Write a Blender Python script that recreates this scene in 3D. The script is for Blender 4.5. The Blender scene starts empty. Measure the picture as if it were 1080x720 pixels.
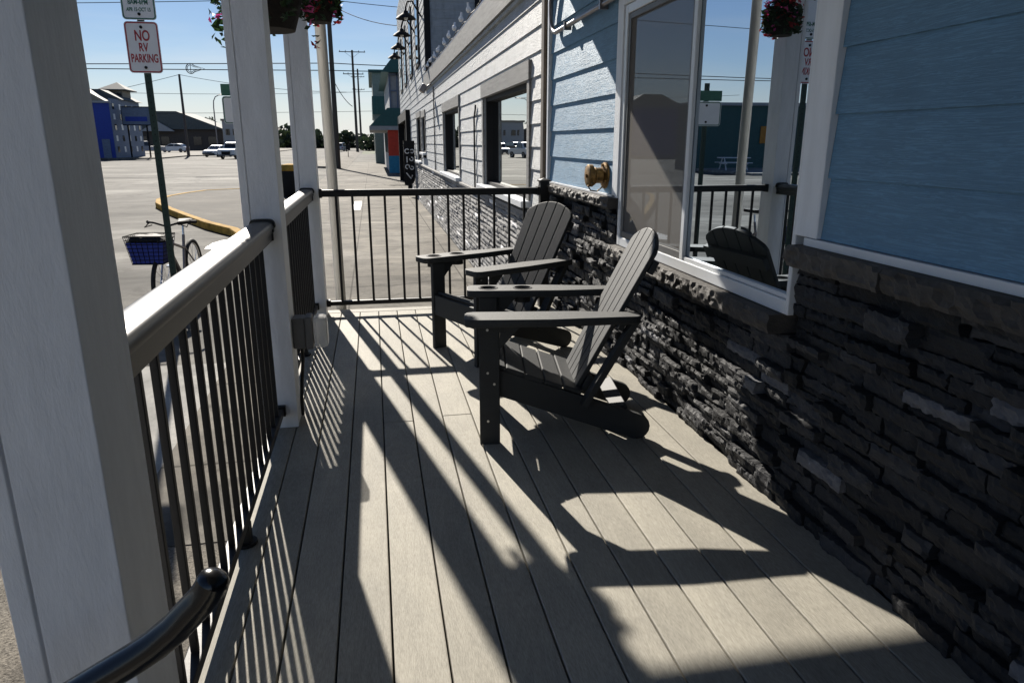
import bpy, bmesh, math, random
from mathutils import Vector, Matrix, noise
R = math.radians
random.seed(7)
SC = bpy.context.scene
COL = SC.collection
G = -0.55            # street level; the porch deck is z = 0

# ------------------------------------------------------------------ materials
def new_mat(name):
    m = bpy.data.materials.new(name); m.use_nodes = True
    nt = m.node_tree; nt.nodes.clear()
    out = nt.nodes.new('ShaderNodeOutputMaterial')
    b = nt.nodes.new('ShaderNodeBsdfPrincipled')
    nt.links.new(b.outputs[0], out.inputs[0])
    return m, nt, b, out
def N(nt, t, **k):
    n = nt.nodes.new(t)
    for a, v in k.items():
        if a in n.inputs: n.inputs[a].default_value = v
        else: setattr(n, a, v)
    return n
def coords(nt, scale=(1, 1, 1), kind='Object'):
    tc = N(nt, 'ShaderNodeTexCoord'); mp = N(nt, 'ShaderNodeMapping')
    mp.inputs['Scale'].default_value = scale
    nt.links.new(tc.outputs[kind], mp.inputs[0]); return mp.outputs[0]
def rgb(c): return (c[0], c[1], c[2], 1)
def ramp(nt, fac, stops):
    r = N(nt, 'ShaderNodeValToRGB'); e = r.color_ramp.elements
    while len(e) < len(stops): e.new(.5)
    for i, (p, c) in enumerate(stops): e[i].position = p; e[i].color = rgb(c)
    nt.links.new(fac, r.inputs[0]); return r.outputs[0]
def mul(c, k): return tuple(max(0, min(1, x * k)) for x in c)
def simple(name, col, rough=.5, metal=0, var=.15, scale=6, stretch=(1, 1, 1), bump=0, bscale=40, spec=.5, island=0, dist=.02, coat=0, ior=0):
    m, nt, b, out = new_mat(name)
    v = coords(nt, stretch)
    nz = N(nt, 'ShaderNodeTexNoise', Scale=scale, Detail=6, Roughness=.6)
    nt.links.new(v, nz.inputs['Vector'])
    c = ramp(nt, nz.outputs[0], [(.28, mul(col, 1 - var)), (.72, mul(col, 1 + var))])
    if island:
        g = N(nt, 'ShaderNodeNewGeometry')
        mr = N(nt, 'ShaderNodeMapRange'); mr.inputs[3].default_value = 1 - island; mr.inputs[4].default_value = 1 + island
        nt.links.new(g.outputs['Random Per Island'], mr.inputs[0])
        mx = N(nt, 'ShaderNodeMix', data_type='RGBA', blend_type='MULTIPLY'); mx.inputs[0].default_value = 1
        nt.links.new(c, mx.inputs[6]); nt.links.new(mr.outputs[0], mx.inputs[7]); c = mx.outputs[2]
    nt.links.new(c, b.inputs['Base Color'])
    b.inputs['Roughness'].default_value = rough; b.inputs['Metallic'].default_value = metal
    b.inputs['Specular IOR Level'].default_value = spec
    if ior: b.inputs['IOR'].default_value = ior
    if coat: b.inputs['Coat Weight'].default_value = coat; b.inputs['Coat Roughness'].default_value = .08
    if bump:
        n2 = N(nt, 'ShaderNodeTexNoise', Scale=bscale, Detail=8, Roughness=.65)
        nt.links.new(v, n2.inputs['Vector'])
        bp = N(nt, 'ShaderNodeBump', Strength=bump, Distance=dist)
        nt.links.new(n2.outputs[0], bp.inputs['Height']); nt.links.new(bp.outputs[0], b.inputs['Normal'])
    return m

def deck_mat():
    m, nt, b, out = new_mat('composite_decking')
    v = coords(nt, (260, 26, 260))
    n1 = N(nt, 'ShaderNodeTexNoise', Scale=1.5, Detail=7, Roughness=.75, Distortion=.15); nt.links.new(v, n1.inputs['Vector'])
    v2 = coords(nt, (7, .7, 7))
    n2 = N(nt, 'ShaderNodeTexNoise', Scale=1.3, Detail=4, Distortion=1.5); nt.links.new(v2, n2.inputs['Vector'])
    wv = N(nt, 'ShaderNodeMath', operation='SINE'); mm = N(nt, 'ShaderNodeMath', operation='MULTIPLY'); mm.inputs[1].default_value = 70
    nt.links.new(n2.outputs[0], mm.inputs[0]); nt.links.new(mm.outputs[0], wv.inputs[0])
    ad = N(nt, 'ShaderNodeMath', operation='MULTIPLY_ADD'); ad.inputs[1].default_value = .03
    nt.links.new(wv.outputs[0], ad.inputs[0]); nt.links.new(n1.outputs[0], ad.inputs[2])
    c = ramp(nt, ad.outputs[0], [(.28, (.215, .203, .172)), (.5, (.335, .318, .272)), (.72, (.45, .428, .37))])
    g = N(nt, 'ShaderNodeNewGeometry'); mr = N(nt, 'ShaderNodeMapRange'); mr.inputs[3].default_value = .86; mr.inputs[4].default_value = 1.12
    nt.links.new(g.outputs['Random Per Island'], mr.inputs[0])
    mx = N(nt, 'ShaderNodeMix', data_type='RGBA', blend_type='MULTIPLY'); mx.inputs[0].default_value = 1
    nt.links.new(c, mx.inputs[6]); nt.links.new(mr.outputs[0], mx.inputs[7])
    # scuffs and dust
    v3 = coords(nt, (3, 1.4, 3)); n3 = N(nt, 'ShaderNodeTexNoise', Scale=2.2, Detail=6, Roughness=.65); nt.links.new(v3, n3.inputs['Vector'])
    c3 = ramp(nt, n3.outputs[0], [(.3, (.86, .86, .86)), (.7, (1.1, 1.09, 1.07))])
    m3 = N(nt, 'ShaderNodeMix', data_type='RGBA', blend_type='MULTIPLY'); m3.inputs[0].default_value = 1
    nt.links.new(mx.outputs[2], m3.inputs[6]); nt.links.new(c3, m3.inputs[7])
    nt.links.new(m3.outputs[2], b.inputs['Base Color'])
    b.inputs['Roughness'].default_value = .7; b.inputs['Specular IOR Level'].default_value = .25
    bp = N(nt, 'ShaderNodeBump', Strength=.35, Distance=.003)
    nt.links.new(ad.outputs[0], bp.inputs['Height']); nt.links.new(bp.outputs[0], b.inputs['Normal'])
    return m

def siding_mat(name, col, rough=.55, grain=.6, var=.1, dirt=.0):
    m, nt, b, out = new_mat(name)
    v = coords(nt, (1, 2.6, 70))
    n1 = N(nt, 'ShaderNodeTexNoise', Scale=1.6, Detail=6, Roughness=.55, Distortion=1.3); nt.links.new(v, n1.inputs['Vector'])
    wv = N(nt, 'ShaderNodeMath', operation='SINE'); mm = N(nt, 'ShaderNodeMath', operation='MULTIPLY'); mm.inputs[1].default_value = 32
    nt.links.new(n1.outputs[0], mm.inputs[0]); nt.links.new(mm.outputs[0], wv.inputs[0])
    v2 = coords(nt, (2, 1.5, 3)); n2 = N(nt, 'ShaderNodeTexNoise', Scale=2, Detail=6, Roughness=.6); nt.links.new(v2, n2.inputs['Vector'])
    c = ramp(nt, n2.outputs[0], [(.3, mul(col, 1 - var)), (.7, mul(col, 1 + var))])
    cg = ramp(nt, wv.outputs[0], [(.0, (.86, .86, .86)), (1, (1.1, 1.1, 1.1))])
    mg = N(nt, 'ShaderNodeMix', data_type='RGBA', blend_type='MULTIPLY'); mg.inputs[0].default_value = 1
    nt.links.new(c, mg.inputs[6]); nt.links.new(cg, mg.inputs[7]); c = mg.outputs[2]
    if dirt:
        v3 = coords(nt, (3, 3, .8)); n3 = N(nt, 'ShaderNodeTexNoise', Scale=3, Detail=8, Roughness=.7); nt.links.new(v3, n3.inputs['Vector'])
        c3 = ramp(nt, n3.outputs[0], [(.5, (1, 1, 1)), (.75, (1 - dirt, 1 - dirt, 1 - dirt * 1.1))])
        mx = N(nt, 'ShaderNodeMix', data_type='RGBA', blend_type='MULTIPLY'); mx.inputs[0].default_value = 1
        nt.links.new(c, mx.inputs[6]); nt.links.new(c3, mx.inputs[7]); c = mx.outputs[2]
    nt.links.new(c, b.inputs['Base Color'])
    b.inputs['Roughness'].default_value = rough
    bp = N(nt, 'ShaderNodeBump', Strength=grain, Distance=.0025)
    nt.links.new(wv.outputs[0], bp.inputs['Height']); nt.links.new(bp.outputs[0], b.inputs['Normal'])
    return m

def stone_mat(name, c0, c1, spark=.25, rough=.55):
    m, nt, b, out = new_mat(name)
    g = N(nt, 'ShaderNodeNewGeometry')
    v = coords(nt, (1, 1, 1.8))
    n1 = N(nt, 'ShaderNodeTexNoise', Scale=22, Detail=8, Roughness=.7); nt.links.new(v, n1.inputs['Vector'])
    a = ramp(nt, g.outputs['Random Per Island'], [(0, c0), (.55, tuple((c0[i] * .6 + c1[i] * .4) for i in range(3))), (.88, c1), (.95, mul(c1, 1.3)), (.965, mul(c1, 3.2))])
    k = ramp(nt, n1.outputs[0], [(.3, (.6, .6, .62)), (.62, (1.1, 1.08, 1.05)), (.78, (1 + spark * 6, 1 + spark * 6, 1 + spark * 6))])
    mx = N(nt, 'ShaderNodeMix', data_type='RGBA', blend_type='MULTIPLY'); mx.inputs[0].default_value = 1
    nt.links.new(a, mx.inputs[6]); nt.links.new(k, mx.inputs[7]); nt.links.new(mx.outputs[2], b.inputs['Base Color'])
    b.inputs['Roughness'].default_value = rough; b.inputs['Specular IOR Level'].default_value = .35
    n2 = N(nt, 'ShaderNodeTexNoise', Scale=60, Detail=10, Roughness=.7); nt.links.new(v, n2.inputs['Vector'])
    bp = N(nt, 'ShaderNodeBump', Strength=.7, Distance=.007)
    nt.links.new(n2.outputs[0], bp.inputs['Height']); nt.links.new(bp.outputs[0], b.inputs['Normal'])
    return m

def ground_mat(name, stops, scale=.25, rough=.75, speck=.25, joints=None, fine=300, bump=.5, crack=True, stretch=(1, 1, 1)):
    m, nt, b, out = new_mat(name)
    v = coords(nt, stretch); v1 = coords(nt)
    n1 = N(nt, 'ShaderNodeTexNoise', Scale=scale, Detail=10, Roughness=.62, Distortion=.4); nt.links.new(v, n1.inputs['Vector'])
    c = ramp(nt, n1.outputs[0], stops)
    n2 = N(nt, 'ShaderNodeTexNoise', Scale=fine, Detail=3, Roughness=.8); nt.links.new(v1, n2.inputs['Vector'])
    c2 = ramp(nt, n2.outputs[0], [(.3, (1 - speck,) * 3), (.7, (1 + speck,) * 3)])
    def mult(c, d):
        mx = N(nt, 'ShaderNodeMix', data_type='RGBA', blend_type='MULTIPLY'); mx.inputs[0].default_value = 1
        nt.links.new(c, mx.inputs[6]); nt.links.new(d, mx.inputs[7]); return mx.outputs[2]
    c = mult(c, c2)
    n5 = N(nt, 'ShaderNodeTexNoise', Scale=1.3, Detail=8, Roughness=.7, Distortion=.8); nt.links.new(v, n5.inputs['Vector'])
    c = mult(c, ramp(nt, n5.outputs[0], [(.3, (.55, .55, .54)), (.5, (.95, .95, .95)), (.7, (1.45, 1.43, 1.38))]))
    n6 = N(nt, 'ShaderNodeTexNoise', Scale=.5, Detail=9, Roughness=.75, Distortion=2); nt.links.new(v1, n6.inputs['Vector'])
    c = mult(c, ramp(nt, n6.outputs[0], [(.36, (.5, .49, .47)), (.42, (.9, .9, .9)), (.5, (1, 1, 1)), (.66, (1.06, 1.06, 1.05)), (.72, (1.3, 1.29, 1.26))]))
    if crack:
        vo = N(nt, 'ShaderNodeTexVoronoi', feature='DISTANCE_TO_EDGE', Scale=.16)
        n3 = N(nt, 'ShaderNodeTexNoise', Scale=.7, Detail=6)
        nt.links.new(v1, n3.inputs['Vector'])
        ad = N(nt, 'ShaderNodeVectorMath', operation='MULTIPLY_ADD'); ad.inputs[1].default_value = (2.2, 2.2, 0)
        nt.links.new(n3.outputs['Color'], ad.inputs[0]); nt.links.new(v1, ad.inputs[2]); nt.links.new(ad.outputs[0], vo.inputs['Vector'])
        c = mult(c, ramp(nt, vo.outputs['Distance'], [(0, (.45, .45, .45)), (.006, (.6, .6, .6)), (.012, (1, 1, 1))]))
    if joints:
        sx = N(nt, 'ShaderNodeSeparateXYZ'); nt.links.new(v1, sx.inputs[0])
        for ax, step, off in joints:
            a = N(nt, 'ShaderNodeMath', operation='ADD'); a.inputs[1].default_value = off; nt.links.new(sx.outputs[ax], a.inputs[0])
            pp = N(nt, 'ShaderNodeMath', operation='PINGPONG'); pp.inputs[1].default_value = step / 2; nt.links.new(a.outputs[0], pp.inputs[0])
            c = mult(c, ramp(nt, pp.outputs[0], [(0, (.3, .29, .27)), (.009, (.4, .39, .37)), (.014, (1, 1, 1))]))
    nt.links.new(c, b.inputs['Base Color'])
    b.inputs['Roughness'].default_value = max(rough, .85); b.inputs['Specular IOR Level'].default_value = .12
    bp = N(nt, 'ShaderNodeBump', Strength=bump, Distance=.006)
    nt.links.new(n2.outputs[0], bp.inputs['Height']); nt.links.new(bp.outputs[0], b.inputs['Normal'])
    return m

def window_glass(name, refl=.7, tint=(.86, .92, 1), base=(.012, .013, .014), rough=.0, wav=.02):
    m, nt, b, out = new_mat(name)
    nt.nodes.remove(b)
    d = N(nt, 'ShaderNodeBsdfDiffuse'); d.inputs[0].default_value = rgb(base)
    g = N(nt, 'ShaderNodeBsdfGlossy'); g.inputs[0].default_value = rgb(tint); g.inputs['Roughness'].default_value = rough
    mx = N(nt, 'ShaderNodeMixShader'); mx.inputs[0].default_value = refl
    v = coords(nt); n2 = N(nt, 'ShaderNodeTexNoise', Scale=2.2, Detail=1); nt.links.new(v, n2.inputs['Vector'])
    bp = N(nt, 'ShaderNodeBump', Strength=wav, Distance=.02); nt.links.new(n2.outputs[0], bp.inputs['Height'])
    nt.links.new(bp.outputs[0], g.inputs['Normal'])
    nt.links.new(d.outputs[0], mx.inputs[1]); nt.links.new(g.outputs[0], mx.inputs[2]); nt.links.new(mx.outputs[0], out.inputs[0])
    return m

def screen_mat():
    m, nt, b, out = new_mat('insect_screen')
    b.inputs['Base Color'].default_value = (.22, .205, .19, 1); b.inputs['Roughness'].default_value = .9; b.inputs['Specular IOR Level'].default_value = .1
    t = N(nt, 'ShaderNodeBsdfTransparent'); mx = N(nt, 'ShaderNodeMixShader'); mx.inputs[0].default_value = .62
    nt.links.new(t.outputs[0], mx.inputs[1]); nt.links.new(b.outputs[0], mx.inputs[2]); nt.links.new(mx.outputs[0], out.inputs[0])
    return m

def clear_plastic():
    m, nt, b, out = new_mat('clear_plastic')
    b.inputs['Base Color'].default_value = (.82, .82, .8, 1); b.inputs['Roughness'].default_value = .15
    t = N(nt, 'ShaderNodeBsdfTransparent'); mx = N(nt, 'ShaderNodeMixShader'); mx.inputs[0].default_value = .5
    nt.links.new(t.outputs[0], mx.inputs[1]); nt.links.new(b.outputs[0], mx.inputs[2]); nt.links.new(mx.outputs[0], out.inputs[0])
    return m

def leaf_mat(name, col, var=.35):
    m, nt, b, out = new_mat(name)
    g = N(nt, 'ShaderNodeNewGeometry')
    c = ramp(nt, g.outputs['Random Per Island'], [(0, mul(col, 1 - var)), (1, mul(col, 1 + var))])
    nt.links.new(c, b.inputs['Base Color']); b.inputs['Roughness'].default_value = .55
    tr = N(nt, 'ShaderNodeBsdfTranslucent'); nt.links.new(c, tr.inputs[0])
    mx = N(nt, 'ShaderNodeMixShader'); mx.inputs[0].default_value = .3
    nt.links.new(b.outputs[0], mx.inputs[1]); nt.links.new(tr.outputs[0], mx.inputs[2]); nt.links.new(mx.outputs[0], out.inputs[0])
    return m

M = dict(
    deck=deck_mat(),
    white_paint=simple('white_painted_wood', (.82, .83, .85), .5, var=.09, scale=4, stretch=(5, 5, 1.2), bump=.22, bscale=24),
    black_metal=simple('black_powder_coat', (.009, .009, .010), .5, var=.1, bump=.05, bscale=120, spec=.35),
    bronze_metal=simple('dark_rail_aluminium', (.009, .0095, .0098), .38, var=.15, spec=.55),
    gloss_black=simple('gloss_black_enamel', (.006, .006, .008), .2, var=.2, coat=.15, bump=.05, bscale=25),
    chair=simple('dark_grey_poly_lumber', (.007, .010, .0125), .68, spec=.75, var=.3, scale=3, stretch=(1, 8, 8), bump=.25, bscale=30, dist=.004),
    steel=simple('stainless_screw', (.6, .6, .6), .3, metal=1),
    blue_siding=siding_mat('blue_fibre_cement', (.15, .3, .455), .62, grain=.36),
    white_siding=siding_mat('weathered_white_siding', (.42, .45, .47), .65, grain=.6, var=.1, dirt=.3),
    blue_white=simple('white_window_vinyl', (.74, .77, .8), .35, var=.05, scale=3),
    trim_white=simple('white_trim_board', (.8, .83, .87), .5, var=.08, scale=5, stretch=(4, 4, .6), bump=.2, bscale=25),
    stone=stone_mat('charcoal_ledgestone', (.009, .0105, .0135), (.044, .046, .052), spark=.4, rough=.66),
    ledge=stone_mat('grey_stone_ledge', (.06, .056, .053), (.095, .088, .081), spark=.04, rough=.7),
    greystone=stone_mat('grey_split_face', (.2, .2, .2), (.33, .33, .325), spark=.05, rough=.8),
    mortar=simple('dark_mortar', (.02, .02, .022), .9),
    grey_wood=simple('weathered_grey_trim', (.2, .2, .195), .75, var=.3, scale=6, stretch=(1, .5, 6), bump=.3),
    brown_board=simple('brown_corner_board', (.11, .085, .062), .6, var=.4, scale=8, stretch=(1, 1, .3)),
    glass=window_glass('reflective_window_glass', .62, (.8, .9, 1), base=(.012, .016, .015), wav=.008),
    glass2=window_glass('old_window_glass', .75, (.97, 1, 1), wav=.03),
    screen=screen_mat(),
    clear=clear_plastic(),
    brass=simple('tarnished_brass', (.2, .115, .035), .55, metal=.7, var=.7, scale=30, bump=.3),
    conduit=simple('galvanised_conduit', (.22, .2, .2), .4, metal=.7, var=.3, scale=12),
    box_grey=simple('grey_electrical_box', (.13, .13, .13), .5),
    asphalt=ground_mat('sun_bleached_asphalt', [(.36, (.035, .034, .03)), (.46, (.085, .082, .073)), (.53, (.11, .106, .095)), (.62, (.21, .204, .185))], .33, .62, .22, fine=60, stretch=(.45, 1, 1)),
    concrete=ground_mat('sidewalk_concrete', [(.28, (.09, .082, .07)), (.48, (.16, .148, .127)), (.56, (.178, .165, .142)), (.75, (.26, .245, .217))], .55, .7, .18, joints=[(1, 1.5, .4), (0, 1.5, .35)], fine=120),
    island=ground_mat('island_paving', [(.3, (.03, .027, .022)), (.5, (.05, .046, .038)), (.7, (.085, .078, .066))], .6, .8, .3, fine=40, crack=False),
    pad=ground_mat('smooth_concrete', [(.25, (.26, .255, .24)), (.5, (.32, .315, .295)), (.75, (.38, .375, .35))], .8, .7, .12, fine=160, crack=False),
    aggregate=ground_mat('exposed_aggregate', [(.25, (.13, .118, .1)), (.75, (.21, .192, .163))], 3, .7, .75, fine=75, crack=False, bump=1),
    yellow=simple('worn_yellow_paint', (.42, .25, .05), .85, var=.5, scale=5, bump=.3, spec=.1),
    glare_and_paint=simple('white_glare_and_paint', (.85, .85, .85), .5, var=.1),  # white for the imitated glare patch and the real paint stripe
    pole_wood=simple('utility_pole_wood', (.075, .066, .058), .85, var=.4, scale=6, stretch=(8, 8, .5), bump=.4),
    pale_pole=simple('pale_wood_post', (.46, .44, .395), .7, var=.15, scale=6, stretch=(8, 8, .5), bump=.2),
    wire=simple('black_cable', (.012, .012, .012), .6),
    sign_white=simple('sign_white', (.72, .72, .72), .5, var=.04),
    sign_red=simple('sign_red', (.34, .02, .025), .5),
    sign_green=simple('sign_green', (.02, .12, .075), .5),
    green_post=simple('green_sign_post', (.008, .03, .02), .55),
    red=simple('red_paint', (.55, .045, .02), .6), cyan=simple('bright_blue_paint', (.02, .22, .38), .6),
    teal=simple('teal_metal_roof', (.018, .1, .1), .5, var=.2),
    teal_wall=simple('teal_wall', (.02, .085, .085), .6, var=.2),
    navy=simple('deep_blue_wall', (.012, .045, .33), .6, var=.15), 
    slate_blue=simple('grey_blue_shingle', (.15, .19, .27), .7, var=.2),
    tan=simple('tan_siding', (.26, .23, .18), .7), roof_grey=simple('grey_shingle_roof', (.09, .105, .105), .8, var=.25, scale=3),
    brownwall=simple('brown_brick_wall', (.085, .07, .06), .8, var=.25),
    greywall=simple('pale_grey_wall', (.36, .37, .38), .7, var=.1),
    dark=simple('black_paint', (.01, .01, .011), .7, spec=.25), darkglass=simple('dark_glazing', (.012, .014, .018), .08),
    tyre=simple('tyre_rubber', (.013, .013, .013), .8), rim=simple('alloy_rim', (.45, .45, .46), .35, metal=.8),
    chrome=simple('chrome', (.7, .7, .72), .15, metal=1), crate=simple('blue_liner', (.006, .03, .28), .5, var=.2, scale=20),
    light_bulb=simple('white_bulb_glass', (.85, .85, .82), .2), orange=simple('orange_panel', (.5, .2, .02), .6),
    headlight=simple('headlight_lens', (.7, .72, .75), .1), taillight=simple('tail_light_lens', (.3, .01, .01), .2),
    leaf=leaf_mat('basket_leaf', (.02, .045, .013)), far_leaf=leaf_mat('far_tree_leaf', (.022, .034, .016)),
    grass=simple('verge_grass', (.07, .09, .03), .9, var=.4),
    pink=leaf_mat('pink_petal', (.55, .06, .25)), redp=leaf_mat('red_petal', (.4, .02, .03)),
    planter=simple('basket_liner', (.02, .014, .01), .9, var=.5, scale=30, bump=.6),
    ceiling=simple('porch_ceiling_board', (.5, .5, .5), .6), roof_dark=simple('dark_roof_shingle', (.05, .05, .05), .9, var=.3),
)
CAR = {n: simple('car_paint_' + n, c, .28, var=.03, coat=.6) for n, c in dict(white=(.78, .78, .78), silver=(.45, .46, .48), grey=(.3, .31, .33), black=(.02, .02, .022), blue=(.03, .08, .2), red=(.3, .02, .02)).items()}

# ------------------------------------------------------------------ mesh building
class MB:
    def __init__(s): s.v = []; s.f = []; s.m = []
    def add(s, vs, fs, mi=0):
        o = len(s.v); s.v += [Vector(p) for p in vs]
        for f in fs: s.f.append([o + i for i in f]); s.m.append(mi)
        return s
    def box(s, x0, x1, y0, y1, z0, z1, mi=0):
        return s.add([(x0, y0, z0), (x1, y0, z0), (x1, y1, z0), (x0, y1, z0), (x0, y0, z1), (x1, y0, z1), (x1, y1, z1), (x0, y1, z1)],
                     [(0, 3, 2, 1), (4, 5, 6, 7), (0, 1, 5, 4), (1, 2, 6, 5), (2, 3, 7, 6), (3, 0, 4, 7)], mi)
    def beam(s, p0, p1, w, h, up=(0, 0, 1), mi=0):
        p0, p1 = Vector(p0), Vector(p1); d = (p1 - p0).normalized(); a = d.cross(Vector(up)).normalized(); b = a.cross(d)
        q = [p + a * (w / 2 * i) + b * (h / 2 * j) for p in (p0, p1) for i, j in ((-1, -1), (1, -1), (1, 1), (-1, 1))]
        return s.add(q, [(3, 2, 1, 0), (4, 5, 6, 7), (0, 1, 5, 4), (1, 2, 6, 5), (2, 3, 7, 6), (3, 0, 4, 7)], mi)
    def ring(s, c, d, r, n):
        d = Vector(d).normalized(); a = d.cross(Vector((0, 0, 1)) if abs(d.z) < .95 else Vector((1, 0, 0))).normalized(); b = d.cross(a)
        return [Vector(c) + a * (r * math.cos(2 * math.pi * i / n)) + b * (r * math.sin(2 * math.pi * i / n)) for i in range(n)]
    def cyl(s, p0, p1, r0, r1=None, n=14, mi=0, cap=True):
        r1 = r0 if r1 is None else r1; d = Vector(p1) - Vector(p0)
        q = s.ring(p0, d, r0, n) + s.ring(p1, d, r1, n)
        f = [(i, (i + 1) % n, n + (i + 1) % n, n + i) for i in range(n)]
        if cap: f += [tuple(range(n - 1, -1, -1)), tuple(range(n, 2 * n))]
        return s.add(q, f, mi)
    def tube(s, pts, r, n=10, mi=0, closed=False, radii=None):
        pts = [Vector(p) for p in pts]; k = len(pts); q = []; prev = None
        for i, p in enumerate(pts):
            if closed: d = pts[(i + 1) % k] - pts[i - 1]
            else: d = pts[min(i + 1, k - 1)] - pts[max(i - 1, 0)]
            d.normalize()
            if prev is None: a = d.cross(Vector((0, 0, 1)) if abs(d.z) < .9 else Vector((1, 0, 0))).normalized()
            else: a = (prev - d * prev.dot(d)).normalized()
            prev = a; b = d.cross(a); rr = radii[i] if radii else r
            q += [p + a * (rr * math.cos(2 * math.pi * j / n)) + b * (rr * math.sin(2 * math.pi * j / n)) for j in range(n)]
        f = []
        for i in range(k if closed else k - 1):
            o, o2 = i * n, ((i + 1) % k) * n
            f += [(o + j, o + (j + 1) % n, o2 + (j + 1) % n, o2 + j) for j in range(n)]
        if not closed: f += [tuple(range(n - 1, -1, -1)), tuple(range((k - 1) * n, k * n))]
        return s.add(q, f, mi)
    def prism(s, poly, off, mi=0):
        n = len(poly); off = Vector(off); q = [Vector(p) for p in poly]; q += [p + off for p in q]
        return s.add(q, [tuple(range(n - 1, -1, -1)), tuple(range(n, 2 * n))] + [(i, (i + 1) % n, n + (i + 1) % n, n + i) for i in range(n)], mi)
    def lathe(s, prof, c=(0, 0, 0), axis=(0, 0, 1), n=20, mi=0):
        q = []
        for r, h in prof: q += s.ring(Vector(c) + Vector(axis) * h, axis, max(r, 1e-4), n)
        f = []
        for i in range(len(prof) - 1):
            f += [(i * n + j, i * n + (j + 1) % n, (i + 1) * n + (j + 1) % n, (i + 1) * n + j) for j in range(n)]
        f += [tuple(range(n - 1, -1, -1)), tuple(range((len(prof) - 1) * n, len(prof) * n))]
        return s.add(q, f, mi)
    def build(s, name, mat, parent=None, bevel=0, smooth=0, world=False, segs=2):
        off = Vector((0, 0, 0))
        if world:
            p = parent
            while p is not None: off += p.location; p = p.parent
        me = bpy.data.meshes.new(name)
        me.from_pydata([tuple(p - off) for p in s.v], [], s.f)
        mats = mat if isinstance(mat, (list, tuple)) else [mat]
        for m in mats: me.materials.append(m)
        me.polygons.foreach_set('material_index', s.m)
        bm = bmesh.new(); bm.from_mesh(me)
        bmesh.ops.recalc_face_normals(bm, faces=bm.faces)
        if bevel:
            es = [e for e in bm.edges if len(e.link_faces) == 2 and e.calc_face_angle(0) > .5]
            bmesh.ops.bevel(bm, geom=es, offset=bevel, segments=segs, affect='EDGES', profile=.5, clamp_overlap=True)
        bm.to_mesh(me); bm.free()
        if smooth:
            me.polygons.foreach_set('use_smooth', [True] * len(me.polygons))
            try: me.set_sharp_from_angle(angle=R(smooth))
            except Exception: pass
        o = bpy.data.objects.new(name, me); COL.objects.link(o)
        if parent is not None: o.parent = parent
        return o

def tag(o, label, cat, group=None, kind=None):
    o['label'] = label; o['category'] = cat
    if group: o['group'] = group
    if kind: o['kind'] = kind
    return o
def thing(name, label, cat, loc=(0, 0, 0), rz=0, group=None):
    o = bpy.data.objects.new(name, None); COL.objects.link(o); o.empty_display_size = .1
    o.location = loc; o.rotation_euler = (0, 0, rz)
    return tag(o, label, cat, group)
KIDS = {}
def copy_tree(o, parent=None):
    c = o.copy(); COL.objects.link(c)
    if parent is not None: c.parent = parent
    for ch in [x for x in list(COL.objects) if x.parent is o]: copy_tree(ch, c)
    return c
def structure(mb, name, mat, **k):
    o = mb.build(name, mat, **k); o['kind'] = 'structure'; return o
def flat2d(name, outlines, depth, mat, parent=None, bevel=0, matrix=None):
    """an extruded flat shape with holes, from closed 2-D outlines"""
    cu = bpy.data.curves.new(name, 'CURVE'); cu.dimensions = '2D'; cu.fill_mode = 'BOTH'; cu.extrude = depth / 2; cu.bevel_depth = bevel; cu.bevel_resolution = 1
    for pl in outlines:
        sp = cu.splines.new('POLY'); sp.points.add(len(pl) - 1); sp.use_cyclic_u = True
        for i, (x, y) in enumerate(pl): sp.points[i].co = (x, y, 0, 1)
    t = bpy.data.objects.new('t', cu); COL.objects.link(t); bpy.context.view_layer.update()
    me = bpy.data.meshes.new_from_object(t.evaluated_get(bpy.context.evaluated_depsgraph_get())); bpy.data.objects.remove(t); bpy.data.curves.remove(cu)
    if matrix is not None: me.transform(matrix)
    me.name = name; me.materials.clear(); me.materials.append(mat)
    o = bpy.data.objects.new(name, me); COL.objects.link(o)
    if parent is not None: o.parent = parent
    return o
def text_mesh(name, lines, mat, parent, matrix):
    """lines: (string, x, y, size, x-scale); letters as real thin geometry"""
    bm = bmesh.new()
    for s, x, y, size, xs in lines:
        cu = bpy.data.curves.new('t', 'FONT'); cu.body = s; cu.size = size; cu.align_x = 'CENTER'; cu.align_y = 'CENTER'; cu.extrude = .0012; cu.offset = size * .022
        t = bpy.data.objects.new('t', cu); COL.objects.link(t); bpy.context.view_layer.update()
        me = bpy.data.meshes.new_from_object(t.evaluated_get(bpy.context.evaluated_depsgraph_get())); bpy.data.objects.remove(t); bpy.data.curves.remove(cu)
        me.transform(Matrix.Translation((x, y, 0)) @ Matrix.Diagonal((xs, 1, 1, 1))); bm.from_mesh(me); bpy.data.meshes.remove(me)
    me = bpy.data.meshes.new(name); bm.to_mesh(me); bm.free(); me.transform(matrix); me.materials.clear(); me.materials.append(mat)
    o = bpy.data.objects.new(name, me); COL.objects.link(o); o.parent = parent
    return o
def rrect(w, h, r, n=5):
    pts = []
    for cx, cy, a0 in ((w / 2 - r, h / 2 - r, 0), (-w / 2 + r, h / 2 - r, 90), (-w / 2 + r, -h / 2 + r, 180), (w / 2 - r, -h / 2 + r, 270)):
        pts += [(cx + r * math.cos(R(a0 + 90 * i / n)), cy + r * math.sin(R(a0 + 90 * i / n))) for i in range(n + 1)]
    return pts
UP_Y = Matrix.Rotation(R(90), 4, 'X')       # a shape drawn in x,y stands up facing -y

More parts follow.
